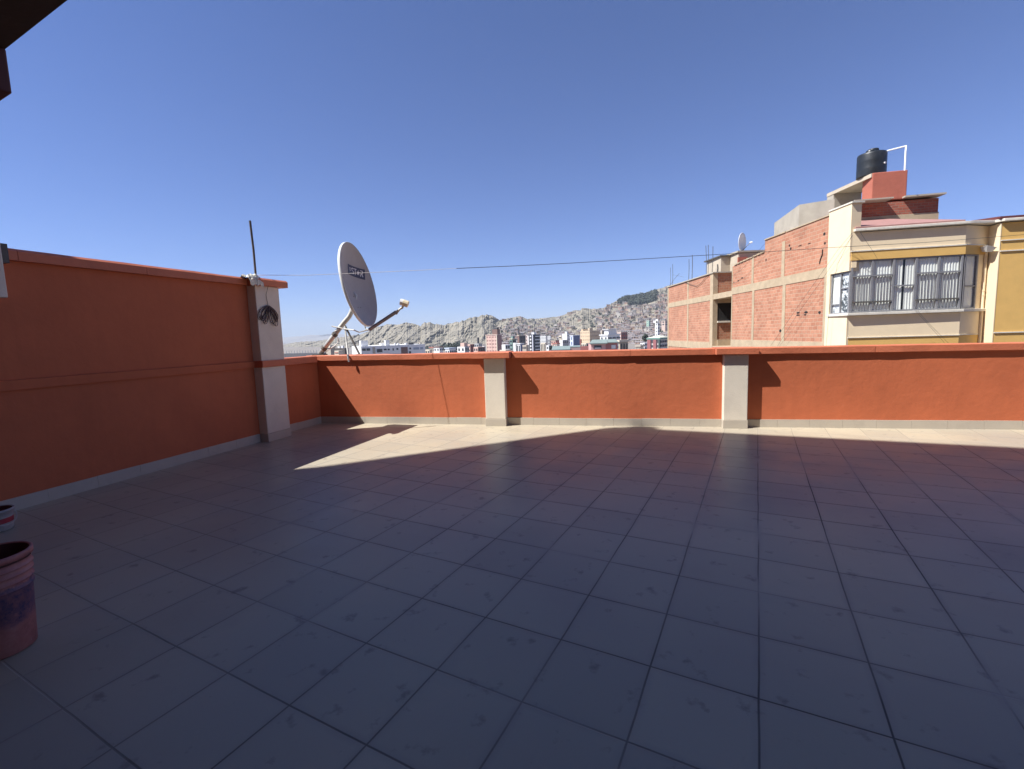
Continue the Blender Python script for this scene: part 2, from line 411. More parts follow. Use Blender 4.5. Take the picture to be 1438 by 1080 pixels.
# tall left wall ----------------------------------------------------
t = thing('terrace_wall', 'tall shaded dark orange wall on the left with a band at mid height', 'wall', LW.P(-3.5, 0))
HW = .125
mb = MB(); strip(mb, LW, steps(-9.3, -1.10, .4), [(HW, -.05), (HW, 2.44), (-.1, 2.44), (-.1, -.05)]); mb.build('wall', M['orange'], t)
cuts = [-9.3, -7.4, -5.9, -4.25, -3.05, -1.60]
for k, (a, c) in enumerate(zip(cuts, cuts[1:])):
    mb = MB(); strip(mb, LW, steps(a + .002, c - .002, .2), [(HW + .07, 2.437), (HW + .075, 2.524), (HW + .040, 2.551), (-.16, 2.553), (-.17, 2.437)], k * 3.)
    mb.build('coping', M['coping'], t)
mb = MB(); strip(mb, LW, steps(-9.3, -1.556, .2), [(HW + .028, 1.18), (HW + .034, 1.275), (HW - .02, 1.285), (HW - .02, 1.178)], 5.); mb.build('band', M['orange'], t)
skirt(LW, -9.2, -1.565, t, off=HW, h=.13)
# corner pillar
mb = MB(); mb.box(LW, -1.55, -1.085, -.11, .285, .13, 2.437); p = mb.build('pillar', M['cream'], t, bevel=.01)
mb = MB(); mb.box(LW, -1.557, -1.078, -.1, .293, 0, .13); mb.build('skirting', M['skirting'], p, bevel=.003)
mb = MB(); mb.box(LW, -1.562, -1.073, .05, .315, 1.178, 1.282); mb.build('band', M['coping'], p, bevel=.008)
mb = MB(); strip(mb, LW, steps(-1.597, -.95, .1), [(.345, 2.437), (.35, 2.524), (.315, 2.552), (-.17, 2.556), (-.18, 2.437)], 2.); mb.build('coping', M['coping'], p)

# crumpled plastic at the pole foot
mb = MB(); rnd = random.Random(4)
n, rr = 14, 9
for i in range(rr):
    for j in range(n):
        pass
c0 = LW.P(-1.57, 2.52, .27)
grid = []
for i in range(12):
    row = []
    for j in range(14):
        u, o = (i - 5.5) / 5.5 * .12, (j - 6.5) / 6.5 * .13
        h = .05 * (1 - (u / .14) ** 2) * (1 - (max(0, abs(o) - .02) / .16) ** 2) + .035 * NZ.noise(V((u * 22, o * 22, 1.7))) + .02 * NZ.noise(V((u * 50, o * 50, 4)))
        drop = -.13 * max(0, o - .035) / .095
        row.append(mb.vert(LW.P(-1.57 + u, 2.56 + h + drop - .02, .27 + min(o, .085) + .012 * NZ.noise(V((u * 40, o * 30, 9))))))
    grid.append(row)
for i in range(11):
    for j in range(13):
        mb.f.append([grid[i][j], grid[i + 1][j], grid[i + 1][j + 1], grid[i][j + 1]]); mb.mi.append(0)
o = mb.build('plastic_wrap', M['plastic_bag'])
sd = o.modifiers.new('thick', 'SOLIDIFY'); sd.thickness = .004
tag(o, 'crumpled pale plastic wrapped over the wall coping beside the thin pole', 'plastic')

# thin pole on the wall
pu = LW.uz(359.5, 391.5, .12)[0]; pb = LW.P(pu, 2.545, .12)
tp = at(351, 310, pb.y + .02)
mb = MB(); mb.tube([pb, pb.lerp(tp, .5) + V((.008, 0, 0)), tp], .017, 8)
tag(mb.build('iron_pole', M['rust']), 'thin dark iron pole standing on top of the tall left wall', 'pole')

# coil of cable hanging on the pillar
t = thing('cable_coil', 'coil of dark cable hanging on the cream corner pillar', 'cable', LW.P(-1.33, 2.2, .29))
mb = MB(); mb.tube([LW.P(-1.36, 2.44, .352), LW.P(-1.365, 2.30, .30), LW.P(-1.345, 2.145, .298)], .0035, 6); mb.build('hanging_string', M['cable'], t)
rnd = random.Random(11)
for k in range(16):
    th = R((-58, 52, -42, 40, -30, 28, -50, 46, -22, 18, -36, 34, -64, 58, -46, 24)[k]) + rnd.uniform(-.05, .05)
    ln = rnd.uniform(.19, .265); wd = rnd.uniform(.035, .085)
    ax = V((sin(th), -cos(th))); px_ = V((ax.y, -ax.x)); pts = []
    for i in range(33):
        a = 2 * pi * i / 32; rr_ = ln / 2 * (1 - cos(a)); bend = .28 * (rr_ / ln) ** 2 * ln
        q = ax * rr_ + px_ * (wd * sin(a) * (.25 + .75 * rr_ / ln)) + V((0, -bend))
        pts.append(LW.P(-1.335 + q.x * .95, 2.135 + q.y, .295 + .005 * (k % 6) + .006 * sin(a + k)))
    mb = MB(); mb.tube(pts, .0048, 6); mb.build('cable_loop', M['cable'], t, True)

# ------------------------------------------------------------------ satellite dish on the corner
DC = at(505.5, 400, 8.92)
view = (DC - EYEP).normalized()
im = (ray(505.5 + 110, 400 - 24) - ray(505.5, 400)); im = (im - view * im.dot(view)).normalized()
DN = (view * -.345 + im * .94).normalized()
DV = (view.cross(im)).normalized()
if DV.z < 0: DV = -DV
DU = DN.cross(DV).normalized()
if DU.dot(view) > 0: DU = -DU                            # DU points to the viewer's side
RV, RU = .785, .74
t = thing('satellite_dish', 'large grey satellite dish on a bent pole at the terrace corner', 'satellite dish', atz(470, 497, 1.285))
def dishpt(r, a, off=0.): return DC + DV * (RV * r * sin(a)) + DU * (RU * r * cos(a)) + DN * (-.17 * (1 - r * r) + off)
mb = MB(); rings = []
prof = [(0.001, 0), (.2, 0), (.4, 0), (.6, 0), (.75, 0), (.88, 0), (.97, 0), (1.0, .004), (1.012, -.006), (1.012, -.045), (.985, -.05)]
for r, of in prof + [(.97, -.03), (.8, -.022), (.5, -.022), (.2, -.022), (.001, -.022)]:
    rings.append([mb.vert(dishpt(r, 2 * pi * i / 64, of)) for i in range(64)])
for k in range(len(rings) - 1):
    mb.m = 1 if 7 <= k <= 10 else 0
    for i in range(64):
        j = (i + 1) % 64; mb.f.append([rings[k][i], rings[k][j], rings[k + 1][j], rings[k + 1][i]]); mb.mi.append(mb.m)
refl = mb.build('reflector', [M['dish'], M['rim']], t, True)
for (r, a) in ((.25, -1.2), (.30, -1.75), (.52, -1.3), (.53, -1.62)):
    mb = MB(); c = dishpt(r, a); mb.tube([c - DN * .004, c + DN * .008], .008, 8); mb.build('bolt', M['rust'], refl)
# printed panel with the lettering, following the bowl
def onface(x, y):                                        # where that sight line first meets the bowl
    d = ray(x, y); t0 = (DC - EYEP).dot(DN) / d.dot(DN)
    def g(t_):
        p = EYEP + d * t_ - DC; a_, b_ = p.dot(DU) / RU, p.dot(DV) / RV
        return p.dot(DN) + .17 * (1 - a_ * a_ - b_ * b_)
    lo, hi = t0 - .5, t0 + .62
    n_ = 400; prev = lo
    for k in range(1, n_ + 1):
        c = lo + (hi - lo) * k / n_
        if g(c) < 0 and g(prev) >= 0: break
        prev = c
    p = EYEP + d * prev - DC
    return p.dot(DU), p.dot(DV)
PC = [onface(*q) for q in ((488.6, 384.6), (512.6, 393.2), (512.2, 378.8), (488.2, 370.4))]   # corners of the printed panel
def facept(s_, t_, off):
    a_ = [PC[0][i] * (1 - s_) * (1 - t_) + PC[1][i] * s_ * (1 - t_) + PC[2][i] * s_ * t_ + PC[3][i] * (1 - s_) * t_ for i in (0, 1)]
    r2 = (a_[0] / RU) ** 2 + (a_[1] / RV) ** 2
    return DC + DU * a_[0] + DV * a_[1] + DN * (-.17 * (1 - r2) + off)
mb = MB(); g = []
for i in range(13):
    g.append([mb.vert(facept(i / 12, j / 6, .006)) for j in range(7)])
for i in range(12):
    for j in range(6): mb.f.append([g[i][j], g[i + 1][j], g[i + 1][j + 1], g[i][j + 1]]); mb.mi.append(0)
lab = mb.build('printed_panel', M['navy'], refl)
def stroke(mb, segs, ox, oy, sx, sy, wd):
    for (x0, y0, x1, y1) in segs:
        a = V((ox + x0 * sx, (oy + y0 * sy) * .55)); b_ = V((ox + x1 * sx, (oy + y1 * sy) * .55)); d = (b_ - a)
        if d.length < 1e-6: continue
        d.normalize(); a -= d * wd * .5; b_ += d * wd * .5; n_ = V((-d.y, d.x)) * wd / 2
        mb.face(*[facept(q.x, q.y / .55, .010) for q in (a - n_, b_ - n_, b_ + n_, a + n_)])
LET = {'S': [(1, .92, .2, 1), (.2, 1, 0, .8), (0, .8, .2, .55), (.2, .55, .85, .45), (.85, .45, 1, .2), (1, .2, .8, 0), (.8, 0, 0, .06)],
       'T': [(0, 1, 1, 1), (.5, 1, .5, 0)],
       'R': [(0, 1, .75, 1), (.75, 1, .95, .78), (.95, .78, .75, .5), (.75, .5, .2, .5), (.5, .5, 1, 0), (0, 0, .2, .5)],
       'u': [(0, 1, 0, .2), (0, .2, .3, 0), (.3, 0, .8, 0), (.8, 0, .8, 1)], 't': [(.4, 1.2, .4, 0), (0, .9, .8, .9)]}
mb = MB()
for ch, ox in (('S', .265), ('T', .42), ('R', .77)): stroke(mb, LET[ch], ox, .24, .115, .54, .034)
st = []
for k in range(10):
    a = pi / 2 + k * pi / 5; r = .098 if k % 2 == 0 else .042; st.append(facept(.645 + r * cos(a), .50 + r * sin(a) * 2.9, .010))
cst = facept(.645, .50, .010)
for k in range(10): mb.face(cst, st[k], st[(k + 1) % 10])
for row, zz in enumerate((.60, .40)):
    for k in range(3): stroke(mb, LET['t' if (k + row) % 2 else 'u'], .085 + k * .05, zz, .034, .12, .011)
stroke(mb, [(0, 0, 1, 0)], .085, .26, .13, .1, .010)
mb.build('lettering', M['offwhite'], lab)
# pole, struts, arm, feed horn
foot = atz(449, 498.5, 1.288); foot.y = min(foot.y, 9.0); foot = at(449, 497.5, 8.93)
knee = at(483, 453, 8.93); el = at(494, 437, 8.95); back = DC - DN * .26
mb = MB(); mb.tube([foot, foot.lerp(knee, .5), knee, at(490, 445, 8.94), el, at(496.5, 428, 8.97), at(499, 416, 9.0), back], .045, 14)
mb.build('pole', M['steel'], t, True)
mb = MB(); mb.tube([back - DN * .03, DC - DN * .19], .16, 14); mb.build('back_bracket', M['steel'], t)
mb = MB(); q = foot; mb.abox((q.x, q.y, q.z - .01), (.11, .1, .012)); mb.build('base_plate', M['rust'], t)
for fr in (.18, .62):
    a = foot.lerp(knee, fr); d = (knee - foot).normalized(); mb = MB(); mb.tube([a - d * .03, a + d * .03], .056, 14); mb.build('clamp', M['rust'], t)
j0 = at(484.5, 457.5, 8.9)
s1 = FW.P(FW.uz(489, 500, .045)[0], 1.25, .065); s2 = at(505, 498, 8.74)
s0 = at(488.8, 497.5, 8.66); mb = MB(); mb.tube([j0, at(486.5, 480, 8.78), V((s0.x, s0.y, 1.285)), V((s1.x, s1.y, 1.283)), s1 + V((.01, -.004, -.02)), s1 + V((.02, -.004, -.09))], .016, 8); mb.build('strut', M['steel'], t)
mb = MB(); mb.tube([j0, V((s2.x, s2.y, 1.28))], .018, 8); mb.build('strut', M['rust'], t)
mb = MB(); mb.abox((s2.x, s2.y, 1.286), (.05, .04, .006)); mb.build('base_plate', M['rust'], t)
ab = at(518.5, 463, 8.86); am = at(556.5, 438, 8.76); ae = at(566, 430.5, 8.74)
mb = MB(); mb.tube([j0 + V((-.25, 0, .0)), at(484, 462, 8.85), at(497, 463.5, 8.75), at(504, 466.5, 8.8), ab], .012, 8); mb.build('support_rod', M['steel'], t)
mb = MB(); mb.tube([at(511.5, 455, 8.88), at(513.5, 462, 8.87), at(519, 463, 8.86)], .012, 8); mb.build('hinge', M['steel'], t)
mb = MB(); mb.tube([ab, am], .034, 4); arm = mb.build('feed_arm', M['frame'], t)
mb = MB(); mb.tube([am, ae], .02, 8); mb.tube([am + V((.0, .0, -.05)), at(562, 434.5, 8.75), ae - V((0, 0, .03))], .009, 6); mb.build('feed_bracket', M['steel'], arm)
h0 = at(563.5, 424, 8.72); h1 = at(573, 427.5, 8.72)
mb = MB(); mb.tube([h0.lerp(h1, .3), h1], .062, 12); lnb = mb.build('receiver', M['lnb'], arm)
mb = MB(); mb.tube([h0 + V((-.015, 0, 0)), h0.lerp(h1, .18), h0.lerp(h1, .32)], .06, 12); mb.build('feed_cap', M['white'], lnb)
mb = MB(); mb.tube([h0.lerp(h1, .6), ae], .016, 6); mb.build('clip', M['steel'], arm)
mb = MB(); mb.tube([at(467, 467, 8.9), at(474, 464, 8.87), at(480, 460, 8.88)], .006, 5); mb.tube([at(467, 467, 8.9), at(471, 471, 8.9)], .006, 5); mb.build('loose_cable', M['cable'], t)
mb = MB(); mb.tube([at(474, 473, 8.9), at(475.5, 478, 8.9), at(472, 484, 8.9), at(466, 488, 8.9), at(457, 495, 8.95)], .006, 5); mb.build('loose_cable', M['white'], t)

# ------------------------------------------------------------------ line across the terrace
t = thing('washing_line', 'long sagging line, white rope then black cable, crossing the sky', 'cable', pb)
A0 = pb + V((0, -.02, .07)); E0 = at(1438, 329.5, 15.0)
def on_line(x, y):                                       # the point over the straight plan line A0-E0
    d = ray(x, y); ex, ey = E0.x - A0.x, E0.y - A0.y
    s = (A0.x * ey - A0.y * ex) / (d.x * ey - d.y * ex)
    return EYEP + d * s
cp = [A0] + [on_line(x, y) for x, y in ((430, 386.6), (520, 382.8), (580, 380), (642, 377))]
mb = MB(); mb.tube(cp, .0037, 6); mb.build('rope', M['rope'], t)
cp = [on_line(x, y) for x, y in ((641, 377), (720, 373.6), (800, 369.6), (880, 365), (980, 359), (1080, 353.5), (1170, 347.5), (1300, 340.5), (1438, 329.5), (1600, 319))]
mb = MB(); mb.tube(cp, .0058, 6); mb.build('black_cable', M['wire'], t)

# ------------------------------------------------------------------ buckets
def bucket(c, r0, r1, h, mb, mi):
    mb.m = 0
    pr = [(.001, 0), (r0, 0), (r0 + .004, .006)]
    def rr(z): return r0 + (r1 - r0) * z / h
    z1, z2, z3 = h * .60, h * .70, h * .985
    pr += [(rr(h * .3), h * .3), (rr(z1), z1)]
    mb.lathe(c, pr); mb.m = mi
    return rr
def bucket_plastic():
    m = bpy.data.materials.new('printed_bucket'); nt = nodes(m)
    out = N(nt, 'ShaderNodeOutputMaterial'); b = N(nt, 'ShaderNodeBsdfPrincipled', Roughness=.5)
    co = N(nt, 'ShaderNodeTexCoord').outputs['Object']
    n1 = N(nt, 'ShaderNodeTexNoise', Scale=6., Detail=8., Roughness=.7); L(nt, co, n1.inputs['Vector'])
    n2 = N(nt, 'ShaderNodeTexNoise', Scale=26., Detail=6., Roughness=.7); L(nt, co, n2.inputs['Vector'])
    sp = N(nt, 'ShaderNodeSeparateXYZ'); L(nt, co, sp.inputs[0])
    c = ramp(nt, n1.outputs[0], [(.32, (.18, .065, .058)), (.5, (.36, .13, .115)), (.7, (.44, .20, .175))])
    zz = math_n(nt, 'MULTIPLY_ADD', math_n(nt, 'SUBTRACT', n1.outputs[0], .5), .22, sp.outputs[2])
    band = math_n(nt, 'MULTIPLY', maprange(nt, zz, .15, .19), maprange(nt, zz, .385, .36))
    c = mix_rgb(nt, math_n(nt, 'MULTIPLY', band, maprange(nt, n2.outputs[0], .36, .62, 1, .35)), c, (.035, .028, .085))
    c = mix_rgb(nt, maprange(nt, n2.outputs[0], .66, .74, 0, .8), c, (.48, .42, .41))
    L(nt, c, b.inputs['Base Color']); L(nt, b.outputs[0], out.inputs[0]); return m
M['bucket'] = bucket_plastic()
bc = V((-2.735, 2.30, 0))
t = thing('paint_bucket', 'big reddish paint bucket with stained ribbed sides at the left edge', 'bucket', bc)
h = .525; r0, r1 = .132, .156
rr = lambda z: r0 + (r1 - r0) * z / h
mb = MB(); mb.lathe(bc, [(.001, .002), (r0 - .006, .002), (r0, .008), (rr(.1), .1), (rr(.2), .2), (rr(.33), .332)]); mb.m = 0
for z in (.332, .37, .408, .442):
    mb.lathe(bc, [(rr(z), z), (rr(z) + .007, z + .003), (rr(z) + .007, z + .010), (rr(z), z + .013), (rr(z + .038), min(z + .038, h - .03))])
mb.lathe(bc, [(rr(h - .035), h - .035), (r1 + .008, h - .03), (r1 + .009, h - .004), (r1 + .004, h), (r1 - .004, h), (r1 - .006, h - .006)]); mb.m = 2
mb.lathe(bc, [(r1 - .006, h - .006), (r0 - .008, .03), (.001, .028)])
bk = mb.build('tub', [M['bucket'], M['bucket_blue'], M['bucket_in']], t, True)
pts = [bc + V(((r1 + .012) * cos(a), (r1 + .012) * sin(a), h - .05 - .17 * max(0, sin(a - 2.2)) )) for a in [2.2 + pi * i / 16 for i in range(17)]]
mb = MB(); mb.tube(pts, .003, 6); mb.build('handle', M['steel'], t)
pr_ = atz(6.5, 728, .12); pc = V((pr_.x - .135, pr_.y + .03, 0))
t = thing('plastic_tub', 'smaller white plastic tub with red print behind the big bucket', 'bucket', pc)
mb = MB(); mb.lathe(pc, [(.001, .002), (.112, .002), (.118, .01), (.122, .07)]); mb.m = 1; mb.lathe(pc, [(.122, .07), (.125, .115)]); mb.m = 0
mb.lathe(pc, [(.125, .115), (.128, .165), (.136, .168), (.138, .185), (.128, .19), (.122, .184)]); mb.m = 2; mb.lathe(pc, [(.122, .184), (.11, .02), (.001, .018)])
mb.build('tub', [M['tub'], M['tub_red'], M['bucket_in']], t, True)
pts = [pc + V((.142 * cos(a), .142 * sin(a), .17 - .11 * max(0, sin(a - 4.6)))) for a in [4.6 + pi * i / 16 for i in range(17)]]
mb = MB(); mb.tube(pts, .0028, 6); mb.build('handle', M['steel'], t)

# ------------------------------------------------------------------ the house behind: it shades the terrace
HZ = 18.
sh1 = V((1.66, 7.49, 0)); r0 = sh1 - RUN * HZ
e1 = V((4.474, -1.96, 0)).normalized(); e2 = V((-4.42, -2.0, 0)).normalized()
back = V((-e1.y, e1.x, 0)) * -1
t = thing('apartment_house', 'tall plastered house with overhanging flat roof standing behind the terrace', 'house', r0)
mb = MB()
poly = [r0, r0 + e2 * 12, r0 + e2 * 12 + back * 14 + e1 * 4, r0 + e1 * 34 + back * 14, r0 + e1 * 34]
mb.prism(poly, HZ - .2, HZ); mb.build('roof', M['greycrete'], t)
ins = [r0 + back * .85 + e1 * .2, r0 + e2 * 11 + back * 1.2 + e1 * 1.0, r0 + e2 * 11 + back * 13 + e1 * 4, r0 + e1 * 33 + back * 13, r0 + e1 * 33 + back * .85]
mb = MB(); mb.prism(ins, -22, HZ - .2); mb.build('wall', plain('rust_house_render', (.34, .15, .07), .9, .15, 1.), t)  # unseen wall; warm colour picked for its bounce onto the floor
mb = MB(); q = r0 + back * .03 + e2 * .16
mb.prism([tuple(q), tuple(q + back * .25 + e1 * .03), tuple(q + back * .25 + e1 * .36), tuple(q + e1 * .30)][::-1], HZ + .002, HZ + .74); mb.build('chimney', M['greycrete'], t)  # unseen box added for the bump in the roof corner's shadow
# porch roof reaching out over the camera, its end seen in the top left corner
pe = atz(10, 67, 3.1); pd = (atz(95, 0, 3.1) - pe).normalized()
pbk = V((pd.y, -pd.x, 0))
mb = MB(); pq = [pe - pd * 1.2, pe - pd * 1.2 + pbk * 3.6, pe + pd * 13 + pbk * 3.6, pe + pd * 13]  # unseen length to the right stretched to darken the near floor
mb.prism([tuple(p) for p in pq], 3.1, 3.22); pr_ = mb.build('porch_roof', M['soffit'], t)
mb = MB(); zb = EYE + 0; q = at(19, 131, pe.y).z
mb.prism([tuple(pe - pd * 1.2), tuple(pe - pd * 1.2 + pbk * .1), tuple(pe + pbk * .1 - pd * .012), tuple(pe - pd * .012)], q, 3.098); mb.build('beam', M['fascia'], pr_, bevel=.008)
# cream pier hanging over the tall wall at the left edge
t = thing('corner_pier', 'cream pier cut off above the tall orange wall at the left edge', 'pillar', LW.P(-4.6, 2.06, .2))
mb = MB(); mb.box(LW, -5.2, -4.414, -.1, .3, 2.064, 3.4); mb.build('pier', M['cream'], t, bevel=.008)
mb = MB(); mb.box(LW, -4.41, -4.33, HW - .05, .22, 2.40, 2.58); mb.build('dark_joint', M['rust'], t)

# ------------------------------------------------------------------ the neighbours on the right
c0 = at(1195, 385, 16.2); c0.z = 0
W1 = Plane(c0, AZW)                                      # party wall: u runs away, +n to the right
F1 = Plane(c0, pi / 2 + YF)                              # street front: u to the right
if F1.n.y > 0: F1.n = -F1.n                              # +n towards the camera
def fpt(u, o=0.): p = F1.P(u, 0, o); return (p.x, p.y)
def wpt(u, o=0.): p = W1.P(u, 0, o); return (p.x, p.y)

# --- unfinished brick house ---------------------------------------
t = thing('brick_house', 'unfinished brick house with a bare concrete frame and a long party wall', 'house', W1.P(8, -22, 3))
mb = MB(); mb.box(W1, 1.16, 9.02, 0, 6, -22, 3.45); mb.box(W1, 1.16, 5.73, 0, .16, 3.45, 5.49)
q = [W1.P(5.73, 0, 0), W1.P(9.02, 0, 0), W1.P(9.02, 0, .16), W1.P(5.73, 0, .16)]
zb = [3.45] * 4; zt = [4.95, 4.77, 4.77, 4.95]
mb.hexa([V((p.x, p.y, z)) for p, z in list(zip(q, zb))[::-1]], [V((p.x, p.y, z)) for p, z in list(zip(q, zt))[::-1]])
near = mb.build('wall', M['brick'], t)
mb = MB(); mb.box(W1, 1.17, 9.018, -.02, .3, 3.30, 3.66); mb.build('beam', M['concrete'], t)
mb = MB(); mb.box(W1, 1.17, 9.018, -.022, .3, .46, .90); mb.build('beam', M['concrete'], t)
for u, wd, z0, z1 in ((4.03, .11, .90, 3.30), (6.68, .10, .90, 3.30), (4.17, .11, 3.66, 5.15), (6.8, .10, 3.66, 4.88), (1.27, .10, .90, 3.30), (8.97, .045, .90, 3.30), (8.97, .045, 3.66, 4.75)):
    mb = MB(); mb.box(W1, u - wd, u + wd, -.018, .2, z0 + .001, z1 - .001); mb.build('column', M['concrete'], t)
mb = MB()
for u in [5.75 + .34 * i for i in range(9)]:
    z = 4.95 - .18 * (u - 5.73) / 3.29; mb.box(W1, u, u + .30, -.05, .2, z + .002, z + .05 + random.uniform(-.01, .015))
mb.box(W1, 1.17, 4.0, -.03, .19, 5.493, 5.53); mb.box(W1, 4.05, 5.72, -.04, .2, 5.493, 5.54)
mb.build('wall_capping', M['concrete'], t)
rnd = random.Random(3)
for u, z, a, c in ((2.97, 2.07, .13, .04), (2.97, 1.97, .13, .03), (2.44, 2.06, .12, .05), (2.5, 1.97, .09, .03), (1.6, 2.02, .08, .06), (3.75, 4.9, .06, .05), (3.0, 4.75, .15, .02), (2.4, 4.72, .10, .02), (1.5, 4.9, .07, .06), (1.45, 4.55, .06, .05), (4.1, 3.22, .04, .1), (6.75, 3.2, .04, .12), (7.9, 4.05, .15, .03), (8.3, 3.95, .1, .03), (5.6, 4.6, .05, .07), (4.25, 1.35, .1, .07), (3.65, 4.75, .06, .06), (8.8, 3.93, .05, .05)):
    mb = MB(); mb.m = 0
    n = 7
    ring = [W1.P(u + a * cos(2 * pi * i / n) * rnd.uniform(.8, 1.15), z + c * sin(2 * pi * i / n) * rnd.uniform(.8, 1.15), -.004) for i in range(n)]
    ring2 = [p + W1.n * .003 for p in ring]
    mb.face(*ring)
    mb.build('dark_hole_patch', M['dark'], near)  # flat near-black patch painting the shade inside a hole
# crack beside the cream house
mb = MB(); cr = [W1.P(1.55, 4.35, -.012), W1.P(1.56, 4.15, -.012), W1.P(1.66, 4.0, -.012), W1.P(1.7, 3.85, -.012)]; mb.tube(cr, .022, 5); mb.build('crack', M['dark'], near)
# loggia between the two halves
mb = MB(); mb.box(W1, 9.03, 11.5, 2.6, 6, -22, 4.7); mb.build('wall', M['brick'], t)
mb = MB(); mb.box(W1, 9.022, 11.498, .0, 2.6, 3.22, 3.52); mb.build('slab', M['concrete'], t)
mb = MB(); mb.box(W1, 9.022, 11.498, -.005, 2.6, -22, .50); mb.build('slab', M['concrete'], t)
mb = MB(); mb.box(W1, 11.38, 11.498, .262, 2.6, .505, .86); mb.build('beam', M['concrete'], t)
mb = MB(); mb.box(W1, 11.36, 11.52, .262, 2.6, 1.86, 1.96); mb.build('sill', M['cornice'], t)
mb = MB(); mb.box(W1, 11.46, 11.5, .27, 2.6, 1.965, 3.0); mb.build('dark_opening_panel', M['dark'], t)  # solid near-black panel standing in for the unlit opening
mb = MB(); mb.box(W1, 11.40, 11.50, .265, 2.6, 3.0, 3.215); mb.build('beam', M['concrete'], t)
# far half
mb = MB(); mb.box(W1, 11.503, 19.85, 0, 6, -22, 3.4)
mb.box(W1, 11.503, 19.85, 0, .16, 3.4, 4.74); far = mb.build('wall', M['brick'], t)
mb = MB(); mb.box(W1, 11.46, 11.66, .262, 6, 3.53, 4.735); mb.build('end_wall', M['brick_end'], t)
mb = MB(); mb.box(W1, 11.475, 11.501, .27, 2.6, .865, 1.855); mb.build('end_wall', M['brick_end'], t)
mb = MB(); mb.box(W1, 11.44, 11.85, -.02, .26, -22, 4.735); mb.build('column', M['concrete'], t)
for u, wd in ((15.55, .12), (19.74, .12)):
    mb = MB(); mb.box(W1, u - wd, u + wd, -.018, .2, -22, 4.735); mb.build('column', M['concrete'], t)
mb = MB(); mb.box(W1, 11.86, 19.61, -.022, .3, 3.20, 3.54); mb.build('beam', M['concrete'], t)
mb = MB(); mb.box(W1, 11.86, 19.61, -.023, .3, .28, .72); mb.build('beam', M['concrete'], t)
mb = MB(); mb.box(W1, 11.35, 19.95, -.07, .26, 4.742, 4.80); mb.box(W1, 11.36, 11.72, .262, 6, 4.742, 4.81); mb.build('wall_capping', M['greycrete'], t)
for (xa, ya, xb, yb, r) in ((941.3, 402, 941.6, 376, .012), (944.3, 401, 944.6, 371, .014), (939, 400, 954, 384, .011), (967, 391, 967.6, 364, .016), (971.8, 389, 972.2, 358, .019), (991.8, 381, 991.2, 345, .015), (994.3, 381, 994.6, 344, .015), (1000, 381, 1001.2, 346, .017), (944.6, 386, 960, 389, .006)):
    u0, z0 = W1.uz(xa, ya, .1); u1, z1 = W1.uz(xb, yb, .1)
    mb = MB(); mb.tube([W1.P(u0, max(z0 - .2, 4.70) if r > .01 else z0, .1), W1.P((u0 + u1) / 2, (z0 + z1) / 2, .1 + .02), W1.P(u1, z1, .1)], r, 6); mb.build('reinforcing_rod', M['rust'], t)
u0, z0 = W1.uz(1003.5, 381, .2)
mb = MB(); mb.tube([W1.P(11.5, 4.8, .25), W1.P(11.5, 5.05, .27), W1.P(11.48, 5.25, .24)], .05, 7, True, .03); mb.build('tied_bundle', M['rust'], t)
# loose cable slung along the far half
mb = MB(); pts = []
for x, y in ((961, 396), (968, 399), (978, 402), (984, 398), (990, 391), (995, 386)):
    u, z = W1.uz(x, y, -.05); pts.append(W1.P(u, z, -.05))
mb.tube(pts, .012, 5); mb.build('slung_cable', M['wire'], t)
# rooms on its roof
def frontbox(mb, x0, x1, ytop, zb, Y, depth, dark=False):
    a, b_ = at(x0, ytop, Y), at(x1, ytop, Y)
    zt = (a.z + b_.z) / 2
    mb.prism([(a.x, a.y), (b_.x, b_.y), (b_.x + .05, b_.y + depth), (a.x + .05, a.y + depth)], zb, zt); return zt
mb = MB(); zt = frontbox(mb, 1012.5, 1036.5, 360, 3.4, 29.9, 2.2); rm = mb.build('roof_room', M['beige'], t)
mb = MB(); a, b_ = at(1011.5, 360, 29.8), at(1038, 360, 29.8); mb.prism([(a.x, a.y), (b_.x, b_.y), (b_.x, b_.y + 2.5), (a.x, a.y + 2.5)], zt + .003, zt + .08); mb.build('roof', M['rust'], rm)
mb = MB(); frontbox(mb, 1037, 1078, 354, 3.4, 28.8, 2.6); rm = mb.build('roof_room', M['beige'], t); a = at(1037, 354, 28.8)
zt = max(v.co.z for v in rm.data.vertices) + ORG[rm.name][2]
mb = MB(); a, b_ = at(1036, 354, 28.7), at(1079, 354, 28.7); mb.prism([(a.x, a.y), (b_.x, b_.y), (b_.x, b_.y + 2.8), (a.x, a.y + 2.8)], zt + .003, zt + .10); mb.build('roof', M['greycrete'], rm)
mb = MB(); a, b_ = at(1036.7, 362, 28.65), at(1050, 362, 28.65); mb.prism([(a.x, a.y), (b_.x, b_.y), (b_.x, b_.y + .1), (a.x, a.y + .1)], 4.2, at(1040, 361, 28.65).z); mb.build('red_panel', M['redbox'], rm)
DZ = zt + .1
# grey rendered block behind the brick parapet
mb = MB(); a = at(1122.5, 286, 19.4); b_ = at(1172, 281, 18.7)
mb.prism([(a.x, a.y), (b_.x, b_.y), (b_.x + .8, b_.y + 3.2), (a.x + .8, a.y + 3.2)], 3.4, (a.z + b_.z) / 2); mb.build('roof_block', M['greycrete'], t)
mb = MB(); p = at(1121, 317, 19.6); mb.tube([V((p.x, p.y, 5.2)), at(1121, 307, 19.6)], .035, 8); mb.build('vent_pipe', M['white'], t)

